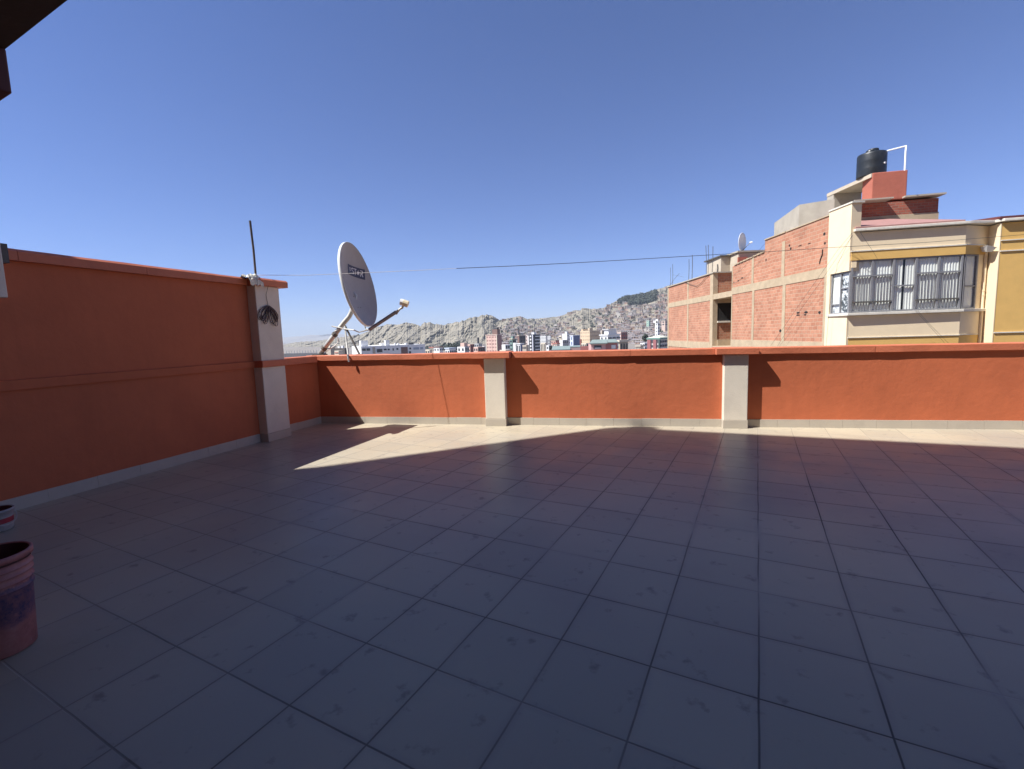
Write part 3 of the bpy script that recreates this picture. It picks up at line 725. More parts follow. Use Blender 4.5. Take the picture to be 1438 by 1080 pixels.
# --- small white dish on its roof ---------------------------------
dc = at(1042.7, 340, 29.2)
sd_ = thing('satellite_dish', 'small white satellite dish on the flat roof of the unfinished brick house', 'satellite dish', V((dc.x, dc.y, DZ)))
vw = (dc - EYEP).normalized(); sidev = CX - vw * CX.dot(vw); sidev.normalize(); upv = sidev.cross(vw).normalized()
if upv.z < 0: upv = -upv
nn = (-vw * .38 + sidev * .9 + upv * .12).normalized(); e_u = (upv - nn * upv.dot(nn)).normalized(); e_s = nn.cross(e_u)
mb = MB(); rings = []
for r, of in ((.001, 0), (.4, 0), (.75, 0), (1., 0), (1.02, -.02), (1.0, -.03), (.7, -.03), (.001, -.03)):
    rings.append([mb.vert(dc + e_u * (.55 * r * sin(2 * pi * i / 28)) + e_s * (.52 * r * cos(2 * pi * i / 28)) + nn * (-.1 * (1 - r * r) + of)) for i in range(28)])
for k in range(len(rings) - 1):
    for i in range(28):
        j = (i + 1) % 28; mb.f.append([rings[k][i], rings[k][j], rings[k + 1][j], rings[k + 1][i]]); mb.mi.append(0)
mb.build('reflector', M['white'], sd_, True)
mb = MB(); mb.tube([V((dc.x - .0, dc.y + .05, DZ)), dc - e_u * .45 - nn * .1, dc - nn * .16], .05, 8); mb.build('pole', M['white'], sd_)
lp = at(1053, 341.5, 28.9)
mb = MB(); mb.tube([dc - e_u * .5, lp], .018, 6); ar = mb.build('feed_arm', M['frame'], sd_)
mb = MB(); mb.tube([lp - nn * .02 + e_u * .03, lp + sidev * .14 + e_u * .06], .05, 8); mb.build('receiver', M['white'], ar)

# --- cream and ochre house ----------------------------------------
t = thing('cream_house', 'cream and ochre house with a wide barred bay window', 'house', V((c0.x + 4, c0.y + 2, -22)))
CH = [(0, 0), (3.27, 0), (4.21, -.48)]                   # bay outline in front coordinates
def outline(off, u_end=9.5, left=None):
    """House outline offset by off towards the street (negative: inwards)."""
    L_ = []
    L_.append(F1.P(0, 0) + F1.n * off - W1.n * off)
    L_.append(F1.P(3.27 + off * .24, 0, off))
    L_.append(F1.P(4.21, 0, -.48 + off * 1.1))
    return L_
def body(mb, off, z0, z1, ub=1.16):
    o = outline(off)
    left_back = W1.P(ub, 0, -off)
    far_r = F1.P(4.21, 0, -6)
    ring = [left_back] + o + [far_r, W1.P(ub, 0, 5)]
    a = sum(ring[i].x * ring[(i + 1) % 6].y - ring[(i + 1) % 6].x * ring[i].y for i in range(6))
    if a < 0: ring = ring[::-1]
    mb.prism([tuple(p) for p in ring], z0, z1)
mb = MB(); body(mb, 0, 1.085, 1.83); mb.build('wall', M['house_cream'], t)
mb = MB(); body(mb, .0, 3.99, 4.62); mb.build('wall', M['house_cream'], t)
mb = MB(); body(mb, -.09, 1.83, 3.70, 1.155); mb.build('wall', M['house_cream'], t)
mb = MB(); body(mb, 0, -22, 1.06); mb.build('ochre_wall', M['ochre'], t)
mb = MB(); body(mb, .025, 1.06, 1.085); mb.build('trim', M['cornice'], t)
mb = MB(); body(mb, .025, 3.70, 3.985); mb.build('ochre_band', M['ochre'], t)
mb = MB(); body(mb, .04, 3.985, 4.02, 1.15); mb.build('trim', M['cornice'], t)
# the party-wall side is plain cream all the way, and rises above the roof
mb = MB(); mb.box(W1, .0, 1.157, -.07, .26, 3.36, 5.60); mb.box(W1, .97, 1.157, -.07, .26, 1.84, 3.36); mb.box(W1, .0, 1.157, -.07, .02, -22, 1.83)
mb.build('side_wall', M['house_cream'], t)
mb = MB(); mb.box(W1, -.06, 1.159, -.10, .32, 5.602, 5.65); mb.build('wall_capping', M['cornice'], t)
mb = MB(); mb.box(F1, -.0, .15, -.02, .012, 3.46, 3.699); mb.build('lintel', M['house_cream'], t)
# sill all round the bay
mb = MB(); body(mb, .11, 1.835, 1.925, 1.0); mb.build('sill', M['cornice'], t, bevel=.01)
# cornice and roof
ro = outline(.32)
mb = MB(); ring = [F1.P(.02, 0, .12), F1.P(3.30, 0, .12), F1.P(4.08, 0, -.06), F1.P(4.22, 0, .12), F1.P(9.8, 0, .16), F1.P(9.8, 0, -6), F1.P(.02, 0, -6)]
mb.prism([tuple(p) for p in ring], 4.65, 4.735); mb.build('cornice', M['cornice'], t, bevel=.012)
rr1 = MB(); a, b_, c, d = F1.P(.05, 4.74, .09), F1.P(3.2, 4.74, .05), F1.P(2.9, 5.74, -3.9), F1.P(.05, 5.74, -3.9)
rr1.hexa([a, b_, c - V((0, 0, .3)), d - V((0, 0, .3))], [a + V((0, 0, .05)), b_ + V((0, 0, .05)), c, d]); rr1.build('roof', M['redroof'], t)
rr1 = MB(); a, b_, c, d = F1.P(4.12, 4.74, .08), F1.P(9.8, 4.74, .10), F1.P(9.8, 5.3, -4), F1.P(4.12, 5.3, -4)
rr1.hexa([a, b_, c - V((0, 0, .3)), d - V((0, 0, .3))], [a + V((0, 0, .07)), b_ + V((0, 0, .07)), c, d]); rr1.build('roof', plain('dark_red_roof', (.12, .03, .03), .6, .2, 3), t)
# ochre wing to the right
mb = MB(); mb.box(F1, 4.225, 9.5, -6, -.0, -22, 4.62); mb.build('ochre_wall', M['ochre'], t)
mb = MB(); mb.box(F1, 4.20, 4.2245, -.56, .01, -22, 4.615); mb.build('corner_strip', M['house_cream'], t)
for z, hh in ((4.05, .02), (3.715, .022), (1.10, .022)):
    mb = MB(); mb.box(F1, 4.23, 9.5, -.02, .03, z, z + hh * 1.6); mb.build('trim', M['cornice'], t)
# bay window ------------------------------------------------------
PANES = [(0.0, .64), (.64, 1.275), (1.275, 1.92), (1.92, 2.575), (2.575, 3.24)]
CHP = Plane(F1.P(3.27, 0), math.atan2((F1.P(4.21, 0, -.48) - F1.P(3.27, 0)).x, (F1.P(4.21, 0, -.48) - F1.P(3.27, 0)).y))
if CHP.n.y > 0: CHP.n = -CHP.n
wn_ = MB(); Z0, Z1 = 1.927, 3.698
def bar(mb, pl, u0, z0, u1, z1, wd, o):
    if abs(u1 - u0) < 1e-6: mb.box(pl, u0 - wd / 2, u0 + wd / 2, o - wd / 2, o + wd / 2, z0, z1)
    else: mb.box(pl, u0, u1, o - wd / 2, o + wd / 2, z0 - wd / 2, z0 + wd / 2)
for i, u in enumerate((.03, .64, 1.275, 1.92, 2.575, 3.22)):
    bar(wn_, F1, u, Z0, u, Z1, .058, -.02)
bar(wn_, F1, .07, Z0 + .035, 3.18, Z0 + .035, .05, -.021); bar(wn_, F1, .07, Z1 - .03, 3.18, Z1 - .03, .05, -.021)
win = wn_.build('window', M['frame'], t)
mb = MB()
for a, c in ((.07, 1.24), (1.96, 3.18)): bar(mb, F1, a, 3.16, c, 3.16, .05, -.01)
bar(mb, F1, 1.31, 2.78, 1.885, 2.78, .045, -.012)
mb.build('transom', M['frame'], win)
for a, c in ((.07, 1.24), (1.96, 3.18)):
    mb = MB(); bar(mb, F1, a, 2.28, c, 2.28, .05, .0); mb.build('guard_rail', M['rust'], win)
for a, c in ((.07, .60), (.68, 1.24), (1.96, 2.535), (2.615, 3.18)):
    mb = MB(); n = 5
    for k in range(1, n + 1):
        u = a + (c - a) * k / (n + 1); bar(mb, F1, u, Z0 + .06, u, 3.13, .016, -.012)
    mb.build('bars', M['frame'], win)
mb = MB(); mb.face(F1.P(.05, Z0, -.035), F1.P(3.2, Z0, -.035), F1.P(3.2, Z1, -.035), F1.P(.05, Z1, -.035)); mb.build('pane', M['glass'], win)
def curtain(pl, u0, u1, z0, z1, o, seed, parent, mat, amp=.015, pleat=.085):
    mb = MB(); n = int((u1 - u0) / .012); cols = []
    for i in range(n + 1):
        u = u0 + (u1 - u0) * i / n
        ph = 2 * pi * u / pleat + 1.5 * NZ.noise(V((u * 4, seed, 0)))
        cols.append([mb.vert(pl.P(u, z0 + (z1 - z0) * k / 4, o + amp * sin(ph + .12 * k) * (.6 + .4 * NZ.noise(V((u * 7, seed, k * .2)))))) for k in range(5)])
    for a, b_ in zip(cols, cols[1:]):
        for k in range(4): mb.f.append([a[k], b_[k], b_[k + 1], a[k + 1]]); mb.mi.append(0)
    return mb.build('curtain', mat, parent, True)
for i, (a, c) in enumerate(((.05, .66), (.66, 1.27), (1.29, 1.565), (1.63, 1.90), (1.94, 2.57), (2.59, 3.2))):
    curtain(F1, a, c, Z0 + .02, 3.66, -.062, i * 3., win, M['curtain'])
mb = MB(); mb.box(F1, .03, 3.22, -.0885, -.087, Z0, Z1 - .01); mb.build('dark_room_sheet', M['dark'], win)  # near-black sheet put in for the unlit room
# right angled light
wn2 = MB()
CL = 1.02
for u in (.06, .62): bar(wn2, CHP, u, Z0, u, Z1, .06, -.02)
bar(wn2, CHP, .09, Z0 + .035, .59, Z0 + .035, .05, -.021); bar(wn2, CHP, .09, Z1 - .03, .59, Z1 - .03, .05, -.021); bar(wn2, CHP, .09, 2.68, .59, 2.68, .04, -.021)
w2 = wn2.build('window', M['frame'], t)
mb = MB(); mb.face(CHP.P(.06, Z0, -.035), CHP.P(.62, Z0, -.035), CHP.P(.62, Z1, -.035), CHP.P(.06, Z1, -.035)); mb.build('pane', M['glass'], w2)
curtain(CHP, .06, .62, Z0 + .02, 3.66, -.058, 30., w2, M['curtain'], .010, .06)
mb = MB(); mb.box(CHP, .655, 1.05, -.3, -.005, 1.926, 3.699); mb.build('jamb', M['house_cream'], w2)
# left light facing along the party wall
wn3 = MB(); WZ1 = 3.355
for u, wd in ((.04, .07), (.47, .05), (.94, .05)): wn3.box(W1, u - wd / 2, u + wd / 2, -.02, .05, Z0, WZ1)
for z in (Z0 + .02, WZ1 - .03): wn3.box(W1, .07, .915, -.015, .04, z - .02, z + .02)
wn3.box(W1, .07, .445, -.015, .04, 2.78, 2.82); wn3.box(W1, .495, .915, -.015, .04, 2.24, 2.28)
w3 = wn3.build('window', M['frame'], t)
mb = MB(); mb.face(W1.P(.06, Z0 + .02, .015), W1.P(.06, WZ1 - .03, .015), W1.P(.93, WZ1 - .03, .015), W1.P(.93, Z0 + .02, .015)); mb.build('pane', M['glass'], w3)
mb = MB(); mb.box(W1, .495, .92, .035, .04, 2.26, WZ1 - .02); mb.build('sky_reflection_sheet', M['curtain'], w3)  # white sheet standing in for the sky reflected in this pane
mb = MB(); mb.box(W1, .05, .455, .035, .04, Z0 + .02, WZ1 - .02); mb.box(W1, .495, .92, .042, .047, Z0 + .02, 2.258); mb.build('curtain', M['tree_reflection'], w3)  # sheets whose pattern paints the reflection in these panes
mb = MB(); mb.box(W1,   .03, .96, .06, .085, Z0, WZ1); mb.build('dark_room_sheet', M['dark'], w3)  # dark sheet painting the unlit room on this side
# lamp, pipe
lp = F1.P(4.02, 3.87, -.06)
mb = MB(); a = F1.P(3.88, 3.93, .0); mb.hexa([F1.P(3.95, 3.74, -.1), F1.P(4.10, 3.74, -.1), F1.P(4.10, 3.80, -.42), F1.P(3.95, 3.80, -.42)], [F1.P(3.85, 3.93, .05), F1.P(4.12, 3.86, .05), F1.P(4.12, 3.93, -.42), F1.P(3.85, 3.95, -.42)])
mb.build('wall_lamp', M['white'], t, bevel=.01)
mb = MB(); mb.tube([F1.P(4.12, 3.85, -.40), F1.P(4.12, -5, -.40)], .045, 10); pp = mb.build('drain_pipe', M['house_cream'], t)
for z in (2.35, 2.5): 
    mb = MB(); mb.tube([F1.P(4.12, z, -.40), F1.P(4.12, z + .03, -.40)], .056, 10); mb.build('bracket', M['house_cream'], pp)
# shed, red tank stand, slab behind
F2 = Plane(F1.P(0, 0, -4.0), pi / 2 + YF)
if F2.n.y > 0: F2.n = -F2.n
mb = MB(); mb.box(F2, 1.72, 4.74, -2.4, -.0, 4.6, 6.42); sh = mb.build('roof_shed', M['brick_dark'], t)
mb = MB(); mb.box(F2, 1.70, 4.76, -.1, .02, 4.6, 5.88); mb.build('rendered_base', M['concrete'], sh)
mb = MB(); mb.box(F2, 1.55, 2.9, -2.6, .55, 6.43, 6.48); mb.box(F2, 3.45, 4.85, -2.6, .25, 6.50, 6.56); mb.build('roof', M['greycrete'], sh)
mb = MB(); mb.box(F2, 2.36, 3.60, -.75, .04, 6.485, 7.60); bx_ = mb.build('red_stand', M['redbox'], t, bevel=.03)
W2 = Plane(F2.P(2.34, 0, 0.02), AZW)
mb = MB(); mb.box(W2, .0, 2.75, -.02, .0199, 7.44, 7.58); mb.box(W2, .05, 2.75, .02, 1.3, 7.47, 7.60); mb.build('slab', M['beige'], t)
mb = MB(); mb.box(W2, 2.3, 2.75, .0, 1.25, 6.3, 7.465); mb.box(W2, .3, 2.75, .0, 1.3, 6.2, 6.42); mb.build('back_wall', M['greycrete'], t)
# --- tank on top
tc_ = at(1224, 230, 20.2); tr = .51
tk = thing('water_tank', 'black plastic water tank on the roof of the cream and ochre house', 'water tank', V((tc_.x, tc_.y, 7.605)))
tt = at(1224, 217, 20.2).z; b0 = V((tc_.x, tc_.y, 7.605)); hh = tt - 7.605
mb = MB(); mb.lathe(b0, [(.001, 0), (tr * .99, 0), (tr, .03), (tr, hh * .28), (tr * 1.004, hh * .30), (tr * 1.004, hh * .34), (tr, hh * .36), (tr, hh * .62), (tr * 1.004, hh * .64), (tr * 1.004, hh * .68), (tr, hh * .70), (tr, hh * .93), (tr * .97, hh), (tr * .5, hh * 1.08), (.001, hh * 1.1)], 44)
mb.build('tank_body', M['tank'], tk, True)
q = b0 + V((.0, -.05, hh * 1.06)); mb = MB(); mb.lathe(q, [(.2, -.05), (.2, .10), (.18, .13), (.001, .14)], 24); mb.build('lid', M['tank'], tk, True)
q = b0 + V((-.22, -.2, hh * 1.0)); mb = MB(); mb.lathe(q, [(.16, -.05), (.16, .07), (.14, .09), (.001, .09)], 20); mb.build('valve_cap', M['tank'], tk, True)
q = b0 + V((.16, -.49, hh * .45)); mb = MB(); mb.tube([q + V((0, .02, 0)), q + V((.01, -.03, 0))], .04, 10); mb.build('outlet', M['white'], tk)
mb = MB(); mb.tube([at(1245.5, 212, 20.0), at(1259, 208.5, 19.6), at(1272.5, 205, 19.2), at(1271.8, 212, 19.0), at(1270.5, 239.5, 18.9)], .03, 8); mb.build('overflow_pipe', M['white'], tk)
# --- drop wires over the party wall
t = thing('drop_wires', 'thin wires drooping from the cream house corner across the brick party wall', 'wires', W1.P(1.2, 2, -.2))
for pts in (((1197, 327), (1176.5, 351), (1152, 386), (1125, 424), (1099, 462), (1082, 486)), ((1198, 330), (1178, 358), (1150, 399), (1118, 444), (1092, 486)), ((1196, 331), (1176, 372), (1165, 430), (1160, 486)), ((1080, 336), (1062, 356), (1040, 380), (1020, 392), (1003, 404))):
    mb = MB(); mb.tube([W1.P(*W1.uz(x, y, -.25), -.25) for x, y in pts], .0042, 5); mb.build('wire', M['wire'], t)
t = thing('facade_wires', 'thin wires hanging loose across the cream and ochre front below the window', 'wires', F1.P(2.4, 1, .3))
for pts in (((1286, 437), (1300, 452), (1318, 472), (1330, 486)), ((1289, 437), (1306, 456), (1324, 474), (1336, 486)), ((1208, 326), (1217, 340), (1226, 353), (1233, 365))):
    mb = MB(); mb.tube([F1.P(*F1.uz(x, y, .36), .36) for x, y in pts], .004, 5); mb.build('wire', M['wire'], t)
# ------------------------------------------------------------------ ground, hills, distant mountains
GZ = -24.
mb = MB(); mb.face((-14500, -14500, GZ), (14500, -14500, GZ), (14500, 14500, GZ), (-14500, 14500, GZ))
tag(mb.build('ground', plain('dry_valley_ground', (.22, .19, .16), .95, .2, .01, (.12, .11, .09), .5, .02)), None, None, None, 'structure')

def interp(tab, x):
    if x <= tab[0][0]: return tab[0][1]
    for (a, b_), (c, d) in zip(tab, tab[1:]):
        if x <= c: return b_ + (d - b_) * (x - a) / (c - a)
    return tab[-1][1]
CREST = [(-300, 486), (200, 484), (380, 484), (400, 484), (412, 481), (430, 479.5), (445, 479), (470, 475), (490, 472), (505, 470), (515, 466), (520, 463), (530, 459), (540, 457), (545, 454.8), (553, 456.3), (562, 455), (570, 452.5), (578, 454.5), (590, 457), (596, 453.5), (604, 453), (615, 455.5), (625, 456.5), (632, 454), (645, 452), (652, 449.5), (660, 446.5), (670, 445), (677, 442.3), (688, 442), (695, 445), (702, 449.5), (708, 448), (720, 446), (730, 444), (740, 448), (752, 447.5), (765, 446.5), (780, 445), (790, 443), (800, 438), (808, 435.5), (815, 436), (818, 432.5), (825, 433), (830, 434), (840, 433.5), (848, 432), (857, 427), (865, 422.5), (872, 418.5), (880, 415.5), (890, 414), (900, 413), (908, 411), (920, 406.5), (930, 404.5), (938, 401), (960, 396), (1000, 388), (1100, 378), (1300, 384), (1800, 410)]
CRAG = [(-300, .2), (480, .25), (515, 1.), (690, 1.), (705, .35), (790, .3), (808, .45), (835, .42), (845, .25), (865, .5), (880, .15), (1800, .15)]
DIST = [(-300, 2600), (400, 2500), (500, 2000), (600, 1750), (700, 1700), (800, 1750), (900, 1650), (1000, 1600), (1800, 1700)]
def hz(x): return 469.5 - .0321 * (x - 719)
NROW = 120
def hill_vert(x, t):
    yc = interp(CREST, x); cr = interp(CRAG, x); Yc = interp(DIST, x); Yf = 820.
    yc += cr * (1.6 * NZ.noise(V((x * .16, 2., 0))) - 1.5 * abs(NZ.noise(V((x * .33, 5., 0)))) + 1.2 * abs(NZ.noise(V((x * .8, 4., 0))))) + .9 * NZ.noise(V((x * .5, 7., 0))) + .35 * NZ.noise(V((x * 1.3, 1., 0)))
    g = t ** .9
    if cr > .5: g = t * .75 if t < .62 else .465 + (t - .62) * 1.41; g = g + (t ** .9 - g) * (1 - min(1, (cr - .5) * 4))
    yb = hz(x) + 34
    y = yb + (yc - yb) * min(1, g)
    Y = Yf + (Yc - Yf) * t
    p = at(x, y, Y)
    X = p.x
    Z = p.z
    n1 = NZ.fractal(V((X / 170., Z / 260., 1.3)), .8, 2.1, 5)
    jit = 22 * NZ.noise(V((X / 60., Z / 40., 3.)))
    n2 = NZ.ridged_multi_fractal(V(((X + jit) / 85., Z / 420., 5.1)), .9, 2.1, 6, 1., 2.) - 1.      # vertical flutes of the crags
    n3 = NZ.ridged_multi_fractal(V((X / 55., Z / 38., Y / 200.)), .85, 2.1, 5, 1., 2.) - 1.          # broken ledges
    up = min(1., max(0., (t - .42) / .2)); low = 1 - up
    amp = cr * (up * (-n2 * 62 - n3 * 26) + low * (-n3 * 16)) - (1 - cr) * (n2 * 14 + n3 * 20)
    q = EYEP + (p - EYEP) * (1 + (n1 * 45 * min(1, t * 3) + amp * min(1, t * 4)) / Y)
    q.z += (1 - .8 * t) * 6 * NZ.fractal(V((X / 60., Y / 60., 0)), .8, 2.1, 4)
    return q
mb = MB(); xs = []
x = -300.
while x < 1800: xs.append(x); x += .85 if 395 < x < 950 else 8.
cols = []
for x in xs:
    c = [mb.vert(hill_vert(x, k / NROW)) for k in range(NROW + 1)]
    p = V(mb.v[c[-1]])
    for s, dz in ((1.04, -.25), (1.2, -.8), (1.5, -1.6)):
        q = EYEP + (p - EYEP) * s; c.append(mb.vert((q.x, q.y, max(GZ - 5, p.z + dz * (p.z - GZ) * .62))))
    p0 = V(mb.v[c[0]]); c.insert(0, mb.vert((p0.x * .93, p0.y * .93, GZ - 8)))
    cols.append(c)
for a, b_ in zip(cols, cols[1:]):
    for k in range(len(a) - 1): mb.f.append([a[k], b_[k], b_[k + 1], a[k + 1]]); mb.mi.append(0)
def rock():
    m = bpy.data.materials.new('dry_rock_hillside'); nt = nodes(m)
    out = N(nt, 'ShaderNodeOutputMaterial'); b = N(nt, 'ShaderNodeBsdfPrincipled', Roughness=.95)
    co = N(nt, 'ShaderNodeTexCoord').outputs['Object']
    n1 = N(nt, 'ShaderNodeTexNoise', Scale=.011, Detail=9., Roughness=.68); L(nt, co, n1.inputs['Vector'])
    n2 = N(nt, 'ShaderNodeTexNoise', Scale=.045, Detail=7., Roughness=.7); L(nt, co, n2.inputs['Vector'])
    mp = N(nt, 'ShaderNodeMapping'); mp.inputs['Scale'].default_value = (.05, .05, .008); L(nt, co, mp.inputs[0])
    n3 = N(nt, 'ShaderNodeTexNoise', Scale=1., Detail=6., Roughness=.65); L(nt, mp.outputs[0], n3.inputs['Vector'])
    c = ramp(nt, n1.outputs[0], [(.32, (.185, .162, .122)), (.5, (.26, .228, .172)), (.68, (.335, .29, .215))])
    c = mix_rgb(nt, maprange(nt, n3.outputs[0], .45, .7, 0, .6), c, (.125, .12, .10))
    c = mix_rgb(nt, maprange(nt, n2.outputs[0], .52, .62, 0, .8), c, (.055, .06, .042))
    L(nt, c, b.inputs['Base Color'])
    bp = N(nt, 'ShaderNodeBump', Strength=1., Distance=6.); L(nt, n2.outputs[0], bp.inputs['Height']); L(nt, bp.outputs[0], b.inputs['Normal'])
    L(nt, b.outputs[0], out.inputs[0]); return m
tag(mb.build('hills', rock(), None, False), None, None, None, 'structure')
mb = MB(); cols = []
FAR = [(-400, 474), (300, 473), (398, 474), (420, 472), (440, 470.5), (460, 469.3), (480, 469.8), (510, 470), (560, 472), (700, 470), (1200, 452), (1900, 430)]
x = -400.
while x < 1900:
    y = interp(FAR, x) + .8 * NZ.noise(V((x * .07, 0, 0))) + .4 * NZ.noise(V((x * .3, 0, 0)))
    c = []
    for k in range(9):
        t_ = k / 8; p = at(x, hz(x) + 6 + (y - hz(x) - 6) * t_, 9000 + 2500 * t_)
        p = EYEP + (p - EYEP) * (1 + .05 * NZ.fractal(V((p.x / 900, t_ * 2, 0)), .8, 2., 4) * (1 - .2 * t_)); c.append(mb.vert(p))
    p = V(mb.v[c[-1]]); c.append(mb.vert((p.x * 1.1, p.y * 1.1, GZ - 2)))
    p0 = V(mb.v[c[0]]); c.insert(0, mb.vert((p0.x * .97, p0.y * .97, GZ - 30)))
    cols.append(c); x += 5
for a, b_ in zip(cols, cols[1:]):
    for k in range(len(a) - 1): mb.f.append([a[k], b_[k], b_[k + 1], a[k + 1]]); mb.mi.append(0)
tag(mb.build('distant_mountains', plain('distant_slopes', (.27, .24, .2), .95, .2, .002), None, True), None, None, None, 'structure')

# ------------------------------------------------------------------ trees and woods
M['leaf'] = plain('dusty_leaves', (.060, .070, .040), .8, .35, .9)
M['leaf_dark'] = plain('eucalyptus_leaves', (.040, .050, .034), .8, .35, .5)
M['bark'] = plain('bark', (.14, .11, .085), .9, .2, 2)
def leafcloud(mb, c, rx, ry, rz, n, s, rnd):
    k = 0
    lob = [V((rnd.uniform(-.6, .6), rnd.uniform(-.6, .6), rnd.uniform(-.6, .7))) for _ in range(7)]
    while k < n:
        l = rnd.choice(lob); d = V((rnd.gauss(0, 1), rnd.gauss(0, 1), rnd.gauss(0, 1))).normalized() * (.55 * rnd.random() ** .4)
        q = l + d
        if q.length > 1.1: continue
        p = V((c.x + q.x * rx, c.y + q.y * ry, c.z + q.z * rz))
        a = V((rnd.gauss(0, 1), rnd.gauss(0, 1), rnd.gauss(0, 1))).normalized() * s; b_ = a.orthogonal().normalized() * s * rnd.uniform(.5, 1)
        mb.face(p - a, p + b_, p + a, p - b_); k += 1
def tree(x0, x1, ytop, Y, label, n=420, dark=False, group=None):
    rnd = random.Random(int(x0 * 13 + Y)); xc = (x0 + x1) / 2
    top_ = at(xc, ytop, Y); w_ = (at(x1, ytop, Y).x - at(x0, ytop, Y).x) / 2
    base = V((top_.x, Y, GZ)); h = top_.z - GZ; rz = min(w_ * 1.3, h * .45)
    t = thing('tree', label, 'tree', base, group)
    mb = MB(); mb.tube([base, base + V((.4, 0, h * .4)), V((top_.x, Y, top_.z - rz))], .6, 7, True, .2)
    for k in range(4):
        a = k * 1.7; p = V((top_.x, Y, top_.z - rz * 1.4)); mb.tube([p, p + V((w_ * .5 * cos(a), w_ * .5 * sin(a), rz * .7))], .2, 5, True, .06)
    mb.build('trunk', M['bark'], t)
    mb = MB(); leafcloud(mb, V((top_.x, Y, top_.z - rz)), w_, w_, rz, n, max(.45, w_ * .11), rnd); mb.build('crown', M['leaf_dark' if dark else 'leaf'], t)
tree(623, 640, 481, 520, 'dark bushy tree beyond the white long apartment block', 380, True)
tree(634, 651, 478.5, 560, 'tallest dark tree left of the pink and white house', 380, True)
tree(645, 663, 480, 600, 'dark tree rising behind the pink and white house', 380, True)
tree(901, 911, 469, 300, 'dark round tree between the hillside houses and the green roofed block', 420, True)
tree(910, 921, 472, 330, 'lower dark tree just left of the white slender tower', 380, True)
tree(772, 777, 486, 300, 'small dark bush at the near end of the long grey green roof', 160, True)

def wood(name, pts, n, h, seed):
    """A far wood that reads as one mass: leaf clumps over the slope."""
    rnd = random.Random(seed); mb = MB()
    for _ in range(n):
        x, t_ = pts(rnd); p = hill_vert(x, t_); p = EYEP + (p - EYEP) * .994
        hh = h * rnd.uniform(.6, 1.2)
        for k in range(16):
            q = p + V((rnd.gauss(0, .22) * hh, rnd.gauss(0, .22) * hh, hh * rnd.uniform(.05, 1.)))
            a = V((rnd.gauss(0, 1), rnd.gauss(0, 1), rnd.gauss(0, 1))).normalized() * hh * .22; b_ = a.orthogonal() * rnd.uniform(.6, 1)
            mb.face(q - a, q + b_, q + a, q - b_)
    return mb.build(name, M['leaf_dark'])
def hillwood(rnd):
    x = rnd.uniform(868, 922); lo = .80 if x > 882 else .88
    return x, rnd.uniform(lo, .955)
tag(wood('wood', hillwood, 520, 10, 5), 'dark wood along the top of the right hill below the crest', 'wood', None, 'stuff')
def lowwood(rnd): return rnd.gauss(632, 14), min(.34, max(.02, rnd.gauss(.16, .07)))
tag(wood('wood', lowwood, 620, 15, 6), 'dark wood at the foot of the grey crags left of the pink tower', 'wood', None, 'stuff')
def scrub(rnd):
    x = rnd.uniform(690, 938); return x, rnd.uniform(.1, .95)
tag(wood('scrub', scrub, 380, 7, 8), 'scattered dark scrub over the slopes among the small houses', 'scrub', None, 'stuff')

# ------------------------------------------------------------------ houses climbing the hill
HC = [plain('hill_house_' + n_, c_, .9, .12, .2) for n_, c_ in (('brick', (.33, .22, .165)), ('tan', (.37, .295, .23)), ('sand', (.42, .355, .28)), ('pale', (.52, .475, .41)), ('pink', (.40, .27, .22)), ('grey', (.26, .24, .22)))]
HDARK = M['dark']; HROOF = plain('tin_sheet_roof', (.30, .26, .25), .6, .2, .3)
def hbox(mb, p, w_, d_, h, yaw, rnd):
    c, s = cos(yaw), sin(yaw)
    def T(x, y, z): return V((p.x + c * x - s * y, p.y + s * x + c * y, p.z + z))
    mb.m = 0
    mb.hexa([T(-w_, -d_, -9), T(w_, -d_, -9), T(w_, d_, -9), T(-w_, d_, -9)], [T(-w_, -d_, h), T(w_, -d_, h), T(w_, d_, h), T(-w_, d_, h)])
    mb.m = 2
    mb.hexa([T(-w_ * 1.06, -d_ * 1.06, h + .02), T(w_ * 1.06, -d_ * 1.06, h + .02), T(w_ * 1.06, d_ * 1.06, h + .02), T(-w_ * 1.06, d_ * 1.06, h + .02)], [T(-w_ * 1.06, -d_ * 1.06, h + .35), T(w_ * 1.06, -d_ * 1.06, h + .35), T(w_ * 1.06, d_ * 1.06, h + 1.2), T(-w_ * 1.06, d_ * 1.06, h + 1.2)])
    mb.m = 1
    for st in range(2 if h > 5.5 else 1):
        z = h - 2.3 - 2.9 * st
        for x in (-.5, .45):
            if rnd.random() < .8: mb.face(T(w_ * x - .8, -d_ - .12, z), T(w_ * x + .8, -d_ - .12, z), T(w_ * x + .8, -d_ - .12, z + 1.5), T(w_ * x - .8, -d_ - .12, z + 1.5))
        if rnd.random() < .6: mb.face(T(-w_ - .12, .8, z), T(-w_ - .12, -.8, z), T(-w_ - .12, -.8, z + 1.5), T(-w_ - .12, .8, z + 1.5))
    mb.m = 0
rnd = random.Random(21); spots = []
def dens(x, t_):
    if x < 700: return .15 if t_ < .45 else 0
    if x < 800: return .55 if t_ < .8 else .2
    if x < 836: return .5 if t_ < .5 else .05
    return 1. if t_ < .5 else (.75 if t_ < .82 else (.55 if x > 915 or x < 858 else .12))
while len(spots) < 1700:
    x = rnd.uniform(640, 975); t_ = rnd.random() ** 1.15
    if rnd.random() < dens(x, t_): spots.append((t_, x))
spots.sort()
GR = 'small houses climbing the hillside'
mass = MB(); big = None
meshes = {}
